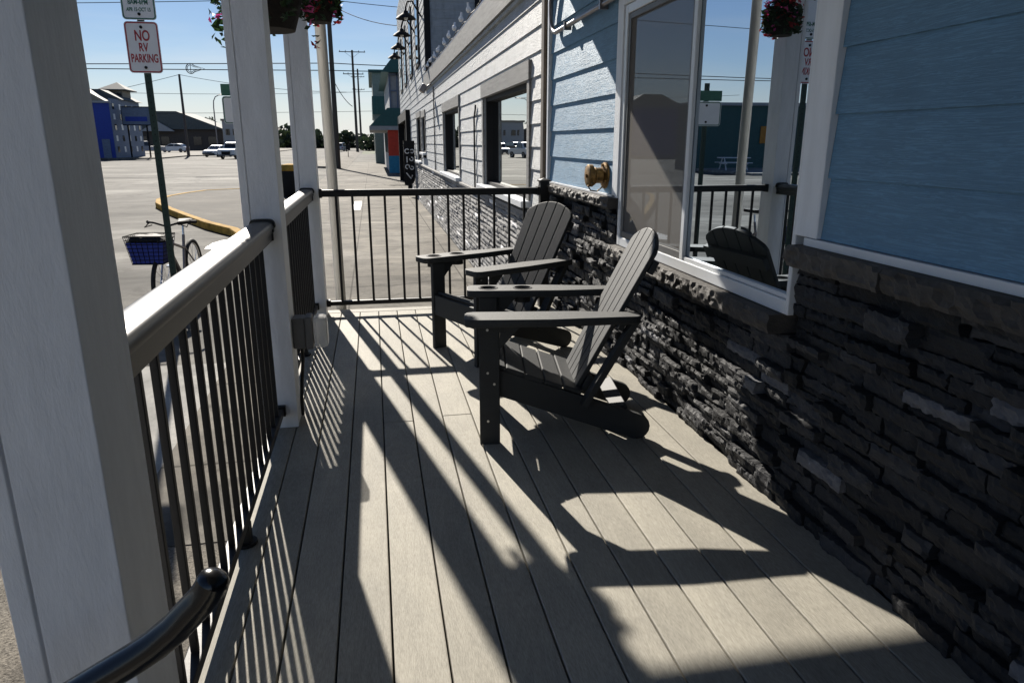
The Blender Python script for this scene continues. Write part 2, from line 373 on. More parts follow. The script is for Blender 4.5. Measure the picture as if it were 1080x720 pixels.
# ------------------------------------------------------------------ stones
def rough_stone(mb, xf, y0, y1, z0, z1, xb, cell, amp, rnd, round_=.012, mi=0, tilt=1):
    """one quarried stone: chiselled front facing -x, chamfered rim, sides back into the mortar"""
    ny = max(2, int((y1 - y0) / cell)); nz = max(2, int((z1 - z0) / (cell * .8)))
    sy, sz = rnd.uniform(-.09, .09) * tilt, rnd.uniform(-.14, .14) * tilt; off = rnd.uniform(0, 50); idx = {}; vs = []; fs = []
    cy, cz = (y0 + y1) / 2, (z0 + z1) / 2
    for i in range(ny + 1):
        for j in range(nz + 1):
            y = y0 + (y1 - y0) * i / ny; z = z0 + (z1 - z0) * j / nz
            e = min(i, ny - i, j, nz - j)
            d = noise.fractal(Vector((off, y * 11, z * 17)), .8, 2.1, 5) * amp * .3 + noise.cell(Vector((off, y * 19 + z * 9, z * 34 - y * 6))) * amp * .5 + noise.cell(Vector((off + 9, y * 41, z * 60))) * amp * .12
            x = xf + d + sy * (y - cy) + sz * (z - cz)
            if e == 0:
                x += round_ * rnd.uniform(.2, 1.5)
                y += rnd.uniform(-.0035, .0035); z += rnd.uniform(-.003, .003)
            idx[i, j] = len(vs); vs.append((x, y, z))
    for i in range(ny):
        for j in range(nz): fs.append((idx[i, j], idx[i, j + 1], idx[i + 1, j + 1], idx[i + 1, j]))
    rim = [idx[i, 0] for i in range(ny + 1)] + [idx[ny, j] for j in range(1, nz + 1)] + [idx[i, nz] for i in range(ny - 1, -1, -1)] + [idx[0, j] for j in range(nz - 1, 0, -1)]
    back = []
    for k in rim:
        back.append(len(vs)); p = vs[k]; vs.append((xb, p[1], p[2]))
    n = len(rim)
    for k in range(n): fs.append((rim[k], rim[(k + 1) % n], back[(k + 1) % n], back[k]))
    fs.append(tuple(back))
    mb.add(vs, fs, mi)
def stone_wall(mb, x, y0, y1, z0, z1, cell=.0125, hh=(.03, .072), ll=(.09, .32), dep=.042, amp=.009, seed=1, split=.3, back=.07, gap=.0022, tilt=.8, round_=.006):
    rnd = random.Random(seed); z = z0
    while z < z1 - .005:
        h = min(rnd.uniform(*hh), z1 - z)
        if z1 - z - h < hh[0] * .8: h = z1 - z
        y = y0 - rnd.uniform(0, .0)
        while y < y1 - .01:
            l = rnd.uniform(*ll)
            if y1 - y - l < ll[0] * .7: l = y1 - y
            l = min(l, y1 - y)
            if h > hh[0] * 1.7 and rnd.random() < split:
                k = rnd.uniform(.38, .62)
                for a, b in ((0, k), (k, 1)):
                    rough_stone(mb, x - rnd.random() ** 1.5 * dep, y + gap, y + l - gap, z + h * a + gap * .7, z + h * b - gap * .7, x + back, cell, amp, rnd, round_, 0, tilt)
            else:
                rough_stone(mb, x - rnd.random() ** 1.5 * dep, y + gap, y + l - gap, z + gap * .7, z + h - gap * .7, x + back, cell, amp, rnd, round_, 0, tilt)
            y += l
        z += h
def ledge(mb, x0, x1, y0, y1, z0, z1, seed, seg=.46):
    rnd = random.Random(seed); n = max(1, round((y1 - y0) / seg)); w = (y1 - y0) / n
    for i in range(n):
        a, b = y0 + i * w + .002, y0 + (i + 1) * w - .002; ny, nz, nx = 26, 5, 6; o = rnd.uniform(0, 40)
        prof = [(0, k / nz) for k in range(nz + 1)] + [((k) / nx, 1) for k in range(1, nx + 1)]
        vs = []; m = len(prof) + 1
        for q in range(ny + 1):
            y = a + (b - a) * q / ny
            for u, t in prof:
                ch = .010 * abs(noise.fractal(Vector((o, y * 28, t * 5)), .8, 2, 3)) + .007 * noise.cell(Vector((o, y * 30, t * 3)))
                X = x0 + (x1 - x0) * u + (ch if u == 0 else 0) + (.006 if (u == 0 and t in (0, 1)) else 0)
                Z = z0 + (z1 - z0) * t + (.0018 * noise.noise(Vector((o, y * 22, u * 6))) if t == 1 else 0)
                vs.append((X, y, Z))
            vs.append((x1, y, z0))
        fs = [(q * m + k, q * m + (k + 1) % m, (q + 1) * m + (k + 1) % m, (q + 1) * m + k) for q in range(ny) for k in range(m)]
        fs += [tuple(range(m)), tuple(range(ny * m + m - 1, ny * m - 1, -1))]
        mb.add(vs, fs)
def lap_siding(mb, x, y0, y1, z0, z1, exp=.188, lap=.014, joints=(), seed=0):
    """lapped boards facing -x: each board leans out at its lower edge"""
    z = z0; k = 0
    while z < z1 - .01:
        t = min(z + exp, z1); cuts = [y0] + [j for j, kk in joints if kk == k] + [y1]
        for a, b in zip(cuts[:-1], cuts[1:]):
            a2 = a + (.001 if a > y0 else 0); b2 = b - (.001 if b < y1 else 0)
            mb.add([(x - lap, a2, z), (x - lap, b2, z), (x - .002, b2, t + .004), (x - .002, a2, t + .004), (x + .012, a2, z), (x + .012, b2, z), (x + .012, b2, t + .004), (x + .012, a2, t + .004)],
                   [(0, 3, 2, 1), (4, 5, 6, 7), (0, 1, 5, 4), (1, 2, 6, 5), (2, 3, 7, 6), (3, 0, 4, 7)])
        z += exp; k += 1
    return mb

# ================================================================== THE SETTING: ground
g = MB(); S = 900
g.add([(-S, -S, G), (S, -S, G), (S, S, G), (-S, S, G)], [(0, 1, 2, 3)])
structure(g, 'street', M['asphalt'])
# sidewalk beyond the porch, smooth pad and exposed aggregate strip beside it
sw = MB(); sw.add([(-1.3, 3.2, G + .008), (1.42, 3.2, G + .008), (1.42, 70, G + .008), (-2.6, 70, G + .008), (-2.6, 16, G + .008), (-1.3, 7, G + .008)], [(0, 1, 2, 3, 4, 5)])
structure(sw, 'sidewalk', M['concrete'])
ag = MB(); ag.add([(-2.6, -6, G + .004), (1.42, -6, G + .004), (1.42, 3.2, G + .004), (-2.6, 3.2, G + .004)], [(0, 1, 2, 3)])
structure(ag, 'aggregate_path', M['aggregate'])
pd = MB(); pd.add([(-2.6, 3.215, G + .004), (-1.3, 3.215, G + .004), (-1.3, 6.2, G + .004), (-2.6, 6.2, G + .004)], [(0, 1, 2, 3)])
structure(pd, 'concrete_pad', M['pad'])
# raised kerb island with a yellow painted edge
edge = [(-2.45, 14.4), (-2.75, 15.3), (-3.5, 16.6), (-4.3, 18.3), (-5.2, 20.3), (-6.05, 22.4), (-6.4, 23.8), (-6.45, 25.2), (-6.25, 26.6), (-5.9, 27.9), (-4.8, 28.6), (-3.3, 29.0), (-2.3, 29.2)]
isl = MB(); isl.prism([(x, y, G) for x, y in edge] + [(-2.3, 14.4, G)], (0, 0, .15))
structure(isl, 'kerb_island', M['island'])
kb = MB()
for (a, b) in zip(edge[:-1], edge[1:]):
    d = (Vector(b) - Vector(a)).normalized(); nrm = Vector((-d.y, d.x))
    if nrm.dot(Vector((-3.8, 22)) - Vector(a)) > 0: nrm = -nrm
    p = [Vector(a) + nrm * .0, Vector(b) + nrm * .0, Vector(b) + nrm * .17, Vector(a) + nrm * .17]
    kb.prism([(q.x, q.y, G) for q in p], (0, 0, .165))
tag(kb.build('painted_kerb', M['yellow'], bevel=.02), 'yellow painted kerb curving round the raised island in the street', 'kerb')['kind'] = 'structure'
fk = MB(); fk.add([(-7.0, 59.2, G), (-3.2, 54.3, G), (-5.2, 66, G), (-5.2, 140, G), (-3.2, 140, G), (-1.9, 53.6, G + .012), (-1.9, 140, G + .012),
        (-7.0, 59.2, G + .14), (-3.2, 54.3, G + .14), (-5.2, 66, G + .14), (-5.2, 140, G + .14), (-3.2, 140, G + .14)],
       [(0, 1, 8, 7), (7, 8, 9), (9, 8, 11, 10), (8, 5, 6, 11), (0, 7, 9, 2), (2, 9, 10, 3), (1, 5, 8)])
structure(fk, 'far_sidewalk', M['concrete'])
lk = MB(); lk.prism([(-140, 90, G), (-27.5, 84.5, G), (-23.5, 90, G), (-24, 103, G), (-18, 118, G), (-19, 230, G), (-140, 230, G)], (0, 0, .14))
structure(lk, 'far_pavement', M['concrete'])
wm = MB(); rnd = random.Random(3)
pts = [(-2.8 + .22 * math.cos(a) * rnd.uniform(.5, 1.5), 13.9 + .75 * math.sin(a) * rnd.uniform(.75, 1.2), G + .004) for a in [i * math.pi / 9 for i in range(18)]]  # irregular white patch imitating glare on the street near the kerb end
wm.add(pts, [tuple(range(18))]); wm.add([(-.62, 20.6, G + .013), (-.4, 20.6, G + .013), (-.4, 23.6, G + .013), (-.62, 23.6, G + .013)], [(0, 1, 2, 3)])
structure(wm, 'glare_and_road_paint', M['glare_and_paint'])
vg = MB(); vg.add([(-1.7, 118, G + .012), (7, 118, G + .012), (9, 160, G + .012), (-1.7, 160, G + .012)], [(0, 1, 2, 3)])
structure(vg, 'grass_verge', M['grass'])

# ================================================================== PORCH
dk = MB(); rnd = random.Random(5)
cut = {3: [3.2], 5: [3.24, -.6], 1: [-.2], 7: [-1.2], 9: [.2]}
bw = .1421; x = -.438 + .0
bx = [(-.409, -.299)] + [(-.296 + bw * i + .0025 if i else -.2935, -.296 + bw * (i + 1) - .0025) for i in range(12)]
for i, (a, b) in enumerate(bx):
    ys = [-2.6] + sorted(cut.get(i, [])) + [5.55]
    for y0, y1 in zip(ys[:-1], ys[1:]):
        dk.box(a, b, y0 + (.0015 if y0 > -2 else 0), y1 - .0015, -.026, 0)
dk.box(-.50, -.4125, -2.6, 5.55, -.026, .001)                    # border board along the railing
dk.box(-.50, 1.42, 5.5545, 5.66, -.026, .0005)                   # border board at the far end
o = structure(dk, 'porch_deck', M['deck'], bevel=.0035)
fr = MB(); fr.box(-.47, 1.45, -2.55, 5.62, -.07, -.04, 0); fr.box(-.485, -.46, -2.6, 5.64, G, -.03); fr.box(-.46, 1.42, 5.615, 5.64, G, -.03)
structure(fr, 'deck_underframe', M['mortar'])
st = MB(); st.box(-.80, -.503, -.35, .95, G, -.183); st.box(-1.10, -.803, -.35, .95, G, -.366)
tag(st.build('porch_steps', M['pad'], bevel=.01), 'pale concrete steps leading down from the open side of the porch', 'steps')

# posts ----------------------------------------------------------
def post(y0, label, h=2.52):
    x0, x1, d = -.555, -.402, .175
    t = thing('porch_post', label, 'post', ((x0 + x1) / 2, y0 + d / 2, 0), 0, 'white porch posts')
    m = MB(); w = (x1 - x0) / 2
    m.box(-w, w, -d / 2, d / 2, -.3 if y0 < 2 else .0012, h)
    m.build('shaft', M['white_paint'], t, bevel=.003)
    m = MB(); m.box(-w + .0345, w + .0015, -d / 2 - .009, -d / 2 + .02, .0015, h - .003)      # the wrap board that leaves the groove
    m.build('wrap_board', M['white_paint'], t, bevel=.002)
    m = MB(); m.box(-w - .0015, -w + .0295, -d / 2 - .009, -d / 2 + .02, .0015, h - .003); m.build('edge_strip', M['white_paint'], t, bevel=.002)
    return t
post(1.028, 'large white porch post nearest the viewer at the left edge')
post(3.23, 'white porch post in the middle, with a grey outlet box on its side')
post(5.425, 'white porch corner post where the side and end railings meet')
# roof -----------------------------------------------------------
rf = thing('porch_roof', 'white boarded porch roof carried by the posts overhead', 'roof', (0, 2, 2.52))
m = MB(); m.box(-.565, -.395, -3, 5.68, 2.521, 2.64); m.build('side_beam', M['white_paint'], rf, world=True, bevel=.004)
m = MB(); m.box(-.39, 1.36, 5.53, 5.68, 2.521, 2.64); m.build('end_beam', M['white_paint'], rf, world=True, bevel=.004)
m = MB(); m.box(-.75, 1.41, -3, 5.70, 2.643, 2.67); m.build('ceiling', M['ceiling'], rf, world=True)
m = MB(); m.prism([(-.85, -3, 2.70), (1.41, -3, 3.25), (1.41, -3, 3.30), (-.85, -3, 2.76)], (0, 8.72, 0)); m.build('roof_slope', M['roof_dark'], rf, world=True)

# railings -------------------------------------------------------
def rail_run(p0, p1, label, n, top=.955, side=True, group=None, end=None, bar=.0088):
    """a railing from p0 to p1 with its own balusters"""
    p0, p1 = Vector((*p0, 0)), Vector((*p1, 0)); c = (p0 + p1) / 2; d = (p1 - p0); L = d.length; rz = math.atan2(d.y, d.x)
    t = thing('porch_railing', label, 'railing', c, rz, group)
    h = L / 2
    # top rail: bread-loaf profile over a flat-sided skirt
    prof = []
    if side:
        half = [(.0, .9555), (.016, .9553), (.030, .9543), (.037, .952), (.0415, .9485), (.0445, .9435), (.0465, .9375), (.0475, .929), (.0465, .923), (.041, .919), (.041, .905), (.037, .902), (.037, .872)]
        prof = [(-y, z) for y, z in half[::-1]] + half[1:]
    else:
        prof = [(-.028, .892), (-.028, .931), (-.02, .941), (0, .943), (.02, .941), (.028, .931), (.028, .892)]
    m = MB(); m.prism([(-h, y, z) for y, z in prof], (L, 0, 0)); m.build('top_rail', M['bronze_metal'] if side else M['black_metal'], t, smooth=24 if side else 5)
    m = MB(); m.box(-h, h, -.02, .02, .072, .105); m.build('bottom_rail', M['black_metal'], t, bevel=.003)
    b = MB(); b.box(-bar, bar, -bar, bar, .104, .90)
    first = None; st = L / (n + 1)
    for i in range(n):
        x = -h + st * (i + 1)
        if first is None: first = b.build('baluster', M['black_metal'], t, bevel=.002, segs=1); o = first
        else: o = first.copy(); COL.objects.link(o)
        o.location = (x, 0, 0)
    for s in (-1, 1):
        m = MB()
        if side: m.prism([(s * (h - .03), y * 1.12, .9 + (z - .9) * 1.1 + .003) for y, z in prof], (s * .0295, 0, 0))
        else: m.box(min(s * h, s * (h - .02)), max(s * h, s * (h - .02)), -.033, .033, .885, .948)
        m.build('end_bracket', M['black_metal'], t, smooth=50)
        m = MB(); m.box(min(s * h, s * (h - .03)), max(s * h, s * (h - .03)), -.027, .027, .065, .115); m.build('lower_bracket', M['black_metal'], t, bevel=.003)
    if side:
        m = MB(); m.box(-.022, .022, -.022, .022, .002, .073); m.cyl((0, 0, .0015), (0, 0, .012), .04, n=16); m.build('support_foot', M['black_metal'], t, bevel=.002)
    return t
rail_run((-.478, 1.206), (-.478, 3.227), 'dark side railing between the nearest white post and the middle post', 16, group='side railings of the porch')
rail_run((-.478, 3.408), (-.478, 5.422), 'dark side railing between the middle post and the corner post', 16, group='side railings of the porch')
er = rail_run((-.40, 5.51), (1.262, 5.51), 'black metal end railing across the far end of the porch', 13, side=False)
m = MB(); m.box(1.265, 1.337, 5.475, 5.547, .0015, .985); ep = m.build('end_post', M['black_metal'], er, bevel=.004, world=True)
m = MB(); m.prism([(1.257, 5.467, .9855), (1.345, 5.467, .9855), (1.345, 5.555, .9855), (1.257, 5.555, .9855)], (0, 0, .012))
m.add([(1.262, 5.472, .998), (1.34, 5.472, .998), (1.34, 5.55, .998), (1.262, 5.55, .998), (1.301, 5.511, 1.014)], [(0, 1, 4), (1, 2, 4), (2, 3, 4), (3, 0, 4), (3, 2, 1, 0)])
m.build('post_cap', M['black_metal'], ep, world=True)

# stair handrail -------------------------------------------------
hr = thing('stair_handrail', 'glossy black tube handrail rising beside the porch steps', 'handrail', (-.72, .8, G))
path = [(-1.5, .8, -.16), (-1.2, .8, .06), (-.8, .8, .35), (-.55, .8, .53), (-.44, .8, .607), (-.385, .8, .638), (-.342, .8, .662), (-.312, .8, .679), (-.287, .8, .695), (-.262, .8, .715), (-.244, .8, .734), (-.23, .8, .748), (-.219, .8, .762), (-.214, .8, .772)]
m = MB(); m.tube(path, .0195, 16); 
m.lathe([(.0195, 0), (.018, .006), (.013, .011), (.004, .0135)], path[-1], (Vector(path[-1]) - Vector(path[-2])).normalized(), 16)
m.build('rail_tube', M['gloss_black'], hr, smooth=50, world=True)
m = MB(); m.cyl((-1.18, .8, G), (-1.18, .8, .07), .016); m.build('upright', M['gloss_black'], hr, smooth=50, world=True)
m = MB(); m.cyl((-.62, .8, -.183), (-.62, .8, .475), .016); m.build('upright', M['gloss_black'], hr, smooth=50, world=True)

# outlet box -----------------------------------------------------
ob = thing('outlet_box', 'grey weatherproof outlet box with a clear bubble cover on the middle post', 'outlet', (-.4, 3.32, .43))
m = MB(); m.box(-.4, -.345, 3.275, 3.365, .362, .505); m.build('box', M['box_grey'], ob, bevel=.006, world=True)
m = MB(); m.box(-.344, -.312, 3.270, 3.37, .357, .51); m.build('cover_frame', M['box_grey'], ob, bevel=.006, world=True)
m = MB(); m.box(-.311, -.245, 3.274, 3.366, .360, .507); o = m.build('bubble_cover', M['clear'], ob, bevel=.018, world=True)
m = MB(); m.box(-.311, -.29, 3.295, 3.345, .385, .48); m.build('socket', M['sign_white'], ob, bevel=.004, world=True)
m = MB(); m.tube([(-.37, 3.32, .36), (-.368, 3.32, .30), (-.38, 3.322, .2), (-.39, 3.325, .1), (-.39, 3.33, .02)], .008, 8); m.build('cable', M['black_metal'], ob, smooth=60, world=True)

# ================================================================== ADIRONDACK CHAIRS
def arc_pts(cx, cy, r, a0, a1, n): return [(cx + r * math.cos(R(a0 + (a1 - a0) * i / n)), cy + r * math.sin(R(a0 + (a1 - a0) * i / n))) for i in range(n + 1)]
def make_chair(loc, rz, label):
    t = thing('adirondack_chair', label, 'chair', loc, rz, 'adirondack chairs on the porch')
    CM = M['chair']
    for s in (-1, 1):
        v0 = s * .262
        m = MB(); m.box(0, .088, min(v0, v0 - s * .03), max(v0, v0 - s * .03), 0, .553)
        lg = m.build('front_leg', CM, t, bevel=.004)
        for z in (.11, .28, .33, .52):
            sx = .044 + .02 * (1 if z in (.28,) else -.4)
            m = MB(); m.cyl((sx, v0 + s * .001, z), (sx, v0 + s * .004, z), .0055, n=8); m.build('screw', M['steel'], lg)
        # seat rail that runs down to become the rear leg
        a = Vector((.02, .297)); b = Vector((.70, .058)); d = (b - a).normalized(); n = Vector((-d.y, d.x)); w = .058
        poly = [a + n * w, a - n * w]
        end = []
        for i in range(9):
            th = R(-90 + 180 * i / 8); end.append(b + d * (w * math.cos(th)) + n * (w * math.sin(th)))
        poly = [a + n * w, a - n * w] + end
        m = MB(); m.prism([(p.x, s * .231, max(p.y, .0005)) for p in poly], (0, -s * .03, 0)); m.build('seat_rail', CM, t, bevel=.004)
        # arm: plan outline with rounded ends, wider at the front
        F_, W_ = -.055, .145
        y_out, y_in = s * .365, s * .222
        outl = [(F_ + .03, y_in), (.40, y_in), (.60, s * .243), (.655, s * .25), (.668, s * .262), (.668, s * .318), (.655, s * .33), (.58, s * .335), (.42, s * .352), (.30, y_out), (F_ + .03, y_out), (F_ + .008, y_out - s * .01), (F_, y_out - s * .03), (F_, y_in + s * .03), (F_ + .008, y_in + s * .01)]
        holes = []
        if s > 0:
            for cx, r in ((.045, .042), (.215, .042)):
                holes.append([(cx + r * math.cos(a_), (y_in + y_out) / 2 + r * math.sin(a_)) for a_ in [2 * math.pi * i / 28 for i in range(28)]])
        arm = flat2d('arm', [outl] + holes, .026, CM, t, bevel=.0035, matrix=Matrix.Translation((0, 0, .5725)))
        if s > 0:
            for (cx, r) in ((.045, .042), (.215, .042)):
                m = MB(); cy = (y_in + y_out) / 2
                m.lathe([(r - .001, -.05), (r - .001, .012), (r + .006, .0165), (r + .006, .019), (r - .003, .019), (r - .004, -.046), (.0005, -.047)], (cx, cy, .5725), n=28)
                m.build('cup_holder', M['black_metal'], arm, smooth=40)
        m = MB(); m.prism([(.088, s * .2625, .553), (.19, s * .2625, .553), (.088, s * .2625, .44)], (0, s * .02, 0)); m.build('arm_bracket', CM, t, bevel=.002)
        # upright behind the back that carries the arm
        m = MB(); m.beam((.452, s * .247, .115 if False else .17), (.668, s * .247, .556), .028, .06, (0, 1, 0)); 
        m.build('back_upright', CM, t, bevel=.003)
    # seat slats follow a dished curve and roll over the front
    m = MB(); a = Vector((.02, .297)); d = Vector((.68, -.239)).normalized(); nn = Vector((-d.y, d.x)); L0 = -.012
    for i in range(5):
        s0 = L0 + i * .089; s1 = s0 + .083; dip = [0, -.001, -.002, 0, .004][i]
        q = [a + d * s0 + nn * (.0585 + dip), a + d * s1 + nn * (.0585 + dip), a + d * s1 + nn * (.0785 + dip), a + d * s0 + nn * (.0785 + dip)]
        m.prism([(p.x, -.232, p.y) for p in q], (0, .464, 0))
    m.build('seat', CM, t, bevel=.004)
    m = MB(); m.box(.006, .03, -.229, .229, .225, .352); m.build('front_apron', CM, t, bevel=.003)
    # back: five fanned slats under one round top
    th = R(27); o0 = Vector((.405, 0, .20)); dv = Vector((math.sin(th), 0, math.cos(th))); nv = Vector((math.cos(th), 0, -math.sin(th)))
    m = MB(); Rr = .40; top = .80; wb, wt = .19, .234
    for i in range(5):
        f0, f1 = -1 + i * .4 + .012, -1 + (i + 1) * .4 - .012
        pts = [(f0 * wb, 0), (f1 * wb, 0)]
        for k in range(7):
            f = f1 + (f0 - f1) * k / 6; y = f * wt
            hgt = top - (Rr - math.sqrt(max(Rr * Rr - y * y, 0))) 
            if abs(f) > .93: hgt -= .012 * (abs(f) - .93) / .058
            pts.append((f * (wb + (wt - wb) * hgt / top), hgt))
        m.prism([o0 + dv * z + Vector((0, y, 0)) for y, z in pts], nv * .021)
    m.build('backrest', CM, t, bevel=.0045)
    m = MB()
    for z, hw, wd in ((.08, .2, .075), (.40, .246, .075), (.66, .225, .06)):
        p = o0 + dv * z + nv * .036
        m = MB(); m.beam(p + Vector((0, -hw, 0)), p + Vector((0, hw, 0)), wd, .026, nv); m.build('back_brace', CM, t, bevel=.003)
    m = MB(); m.beam((.625, -.199, .13), (.625, .199, .13), .07, .022, (-.5, 0, 1)); m.build('rear_stretcher', CM, t, bevel=.003)
    return t
r1, w1 = Vector((.9895, -.1445)), Vector((.1445, .9895))
make_chair((.44, 3.125, 0), math.atan2(-.1445, .9895), 'dark grey adirondack chair nearer the viewer, beside the large window')
make_chair((.432, 4.20, 0), R(25), 'dark grey adirondack chair farther away, near the black end railing')

# ================================================================== BLUE BUILDING WITH STONE BASE
bb = thing('blue_building', 'blue lap sided building with dark stone base and large window along the porch', 'building', (1.45, 2, 0))
W = lambda mb, n, mt, p=bb, **k: mb.build(n, mt, p, world=True, **k)
X = 1.393
m = MB(); m.box(1.47, 7.5, -6, 5.94, G, 5.0); W(m, 'wall', M['mortar'])
m = lap_siding(MB(), X, -3, 2.03, .985, 2.64, joints=((.45, 1), (-.9, 2), (.2, 3))); W(m, 'lap_siding', M['blue_siding'])
m = lap_siding(MB(), X, 4.062, 5.655, .985, 2.64, joints=()); W(m, 'lap_siding', M['blue_siding'])
m = lap_siding(MB(), X, 2.03, 4.062, 2.113, 2.64); W(m, 'lap_siding', M['blue_siding'])
m = lap_siding(MB(), X, -3, 5.655, 2.68, 5.0); W(m, 'lap_siding', M['blue_siding'])
m = MB(); m.box(X, 1.47, -3, 5.75, -.3, 5.0); 
# stone veneer in three heights
m = MB(); stone_wall(m, 1.412, .75, 2.155, .0, .885, seed=11); stone_wall(m, 1.412, -3, .75, 0, .885, cell=.04, seed=12); W(m, 'stone_veneer', M['stone'])
m = MB(); stone_wall(m, 1.412, 2.157, 4.0, .0, .632, seed=13); W(m, 'stone_veneer', M['stone'])
m = MB(); stone_wall(m, 1.412, 4.002, 5.74, .0, .905, seed=14, dep=.05, cell=.018); W(m, 'stone_veneer', M['stone'])
m = MB(); m.box(1.46, 1.469, -3, 5.74, 0, .7); W(m, 'mortar_bed', M['mortar'])
m = MB(); ledge(m, 1.318, 1.45, -3, 2.135, .887, .955, 21); W(m, 'stone_ledge', M['ledge'])
m = MB(); ledge(m, 1.318, 1.45, 2.19, 3.985, .634, .703, 22); W(m, 'stone_ledge', M['ledge'])
m = MB(); ledge(m, 1.318, 1.45, 3.99, 5.78, .907, .968, 23); W(m, 'stone_ledge', M['ledge'])
m = MB(); m.box(1.365, 1.44, -3, 2.10, .9565, .982); W(m, 'drip_flashing', M['blue_white'], bevel=.002)
m = MB(); m.box(1.365, 1.44, 4.0, 5.655, .9695, .983); W(m, 'drip_flashing', M['blue_white'], bevel=.002)
m = MB(); m.box(.2, 1.40, -1.9, -1.72, 0.002, 2.64); W(m, 'unseen_shade_wall', M['blue_siding'])  # added wall behind the camera, unseen, to cut fill light on the porch
m = MB(); m.box(.34, 1.24, -1.718, -1.68, .01, 2.08); dr = W(m, 'door', M['dark']); m = MB(); m.cyl((.42, -1.68, 1.0), (.42, -1.64, 1.0), .025); W(m, 'added_handle', M['brass'], dr)  # door and handle made up to go with the added wall
# trim boards
m = MB(); m.box(1.365, 1.41, 2.032, 2.155, .984, 2.11); W(m, 'window_trim', M['trim_white'], bevel=.003)
m = MB(); m.box(1.365, 1.41, 3.965, 4.060, .97, 2.11); W(m, 'window_trim', M['trim_white'], bevel=.003)
m = MB(); m.box(1.362, 1.41, 2.157, 3.963, 1.985, 2.11); W(m, 'window_trim', M['trim_white'], bevel=.003)
m = MB(); m.box(1.36, 1.41, 5.657, 5.70, .97, 5.0); W(m, 'corner_board', M['trim_white'], bevel=.003)
m = MB(); m.box(1.375, 1.44, 5.703, 5.79, .97, 5.0); W(m, 'corner_board', M['dark'])
m = MB(); m.box(1.355, 1.45, 5.793, 5.90, .2, 5.0); W(m, 'downspout', M['brown_board'], bevel=.012)
# window
wn = MB(); y0, y1, z0, z1 = 2.158, 3.962, .706, 1.982
wn.box(1.372, 1.465, y0, y0 + .02, z0, z1); wn.box(1.372, 1.465, y1 - .045, y1, z0, z1); wn.box(1.372, 1.465, y0 + .02, y1 - .045, z0, z0 + .05); wn.box(1.372, 1.465, y0 + .02, y1 - .045, z1 - .045, z1)
wf = W(wn, 'window', M['blue_white'], bevel=.004)
m = MB(); m.box(1.376, 1.394, 3.052, 3.088, z0 + .051, z1 - .046); W(m, 'mullion', M['blue_white'], wf, bevel=.003)
m = MB(); m.box(1.380, 1.394, y0 + .021, 3.051, z0 + .052, z0 + .068); m.box(1.380, 1.394, y0 + .021, y0 + .033, z0 + .069, z1 - .047); W(m, 'sash', M['blue_white'], wf, bevel=.002)
m = MB(); m.box(1.378, 1.392, 3.089, y1 - .047, z0 + .052, z0 + .085); m.box(1.378, 1.392, y1 - .08, y1 - .047, z0 + .086, z1 - .047); m.box(1.378, 1.392, 3.089, 3.102, z0 + .086, z1 - .047); m.box(1.378, 1.392, 3.103, y1 - .081, z1 - .075, z1 - .047)
sf = W(m, 'screen_frame', M['box_grey'], wf, bevel=.002)
m = MB(); m.add([(1.385, 3.1, z0 + .085), (1.385, y1 - .08, z0 + .085), (1.385, y1 - .08, z1 - .075), (1.385, 3.1, z1 - .075)], [(0, 1, 2, 3)]); W(m, 'insect_screen', M['screen'], wf)
m = MB(); m.box(1.395, 1.401, y0 + .0205, 3.069, z0 + .0505, z1 - .046); W(m, 'pane', M['glass'], wf)
m = MB(); m.box(1.395, 1.401, 3.071, y1 - .0455, z0 + .0505, z1 - .046); W(m, 'pane', M['glass'], wf)
# conduit
m = MB(); zc = 2.045
pth = [(1.352, -2.9, zc + .0), (1.352, 5.40, zc)] + [(1.352, 5.40 + .17 * math.sin(R(a)), zc + .17 - .17 * math.cos(R(a))) for a in range(10, 91, 10)] + [(1.352, 5.57, 2.6), (1.352, 5.57, 5.0)]
m.tube(pth, .016, 12); 
for yy in (5.1, 4.3, 3.5, 2.7, 1.9): m.box(1.33, 1.38, yy - .012, yy + .012, zc - .027, zc + .027)
W(m, 'conduit', M['conduit'], smooth=50)

# brass standpipe
sp = thing('brass_standpipe', 'tarnished brass hose connection on the blue siding above the stone ledge', 'standpipe', (1.385, 4.24, 1.085))
m = MB(); m.lathe([(.032, 0), (.032, .02), (.046, .024), (.046, .07), (.05, .073), (.05, .08), (.046, .083), (.046, .09), (.02, .094)], (1.375, 4.24, 1.085), (-1, 0, 0), 24); m.v = [Vector((1.375 + (p.x - 1.375) * .78, p.y, p.z)) for p in m.v]; W(m, 'coupling', M['brass'], sp, smooth=35)
m = MB(); m.lathe([(.078, 0), (.078, .012), (.06, .02), (.034, .022)], (1.384, 4.24, 1.085), (-1, 0, 0), 24)
for a in (90, 210, 330): m.cyl((1.375, 4.24 + .062 * math.cos(R(a)), 1.085 + .062 * math.sin(R(a))), (1.355, 4.24 + .062 * math.cos(R(a)), 1.085 + .062 * math.sin(R(a))), .009, n=8)
W(m, 'wall_flange', M['brass'], sp, smooth=35)
m = MB(); m.lathe([(.058, 0), (.066, .004), (.066, .03), (.058, .035), (.012, .036), (.012, .046)], (1.3017, 4.24, 1.085), (-1, 0, 0), 24)
for a in (30, 210): m.cyl((1.285, 4.24 + .06 * math.cos(R(a)), 1.085 + .06 * math.sin(R(a))), (1.285, 4.24 + .085 * math.cos(R(a)), 1.085 + .095 * math.sin(R(a))), .01, n=8)
W(m, 'cap', M['brass'], sp, smooth=35)
m = MB(); m.tube([(1.26, 4.2, 1.03), (1.28, 4.2, 1.0), (1.32, 4.2, .995), (1.355, 4.21, 1.02)], .004, 6); W(m, 'chain', M['brass'], sp)

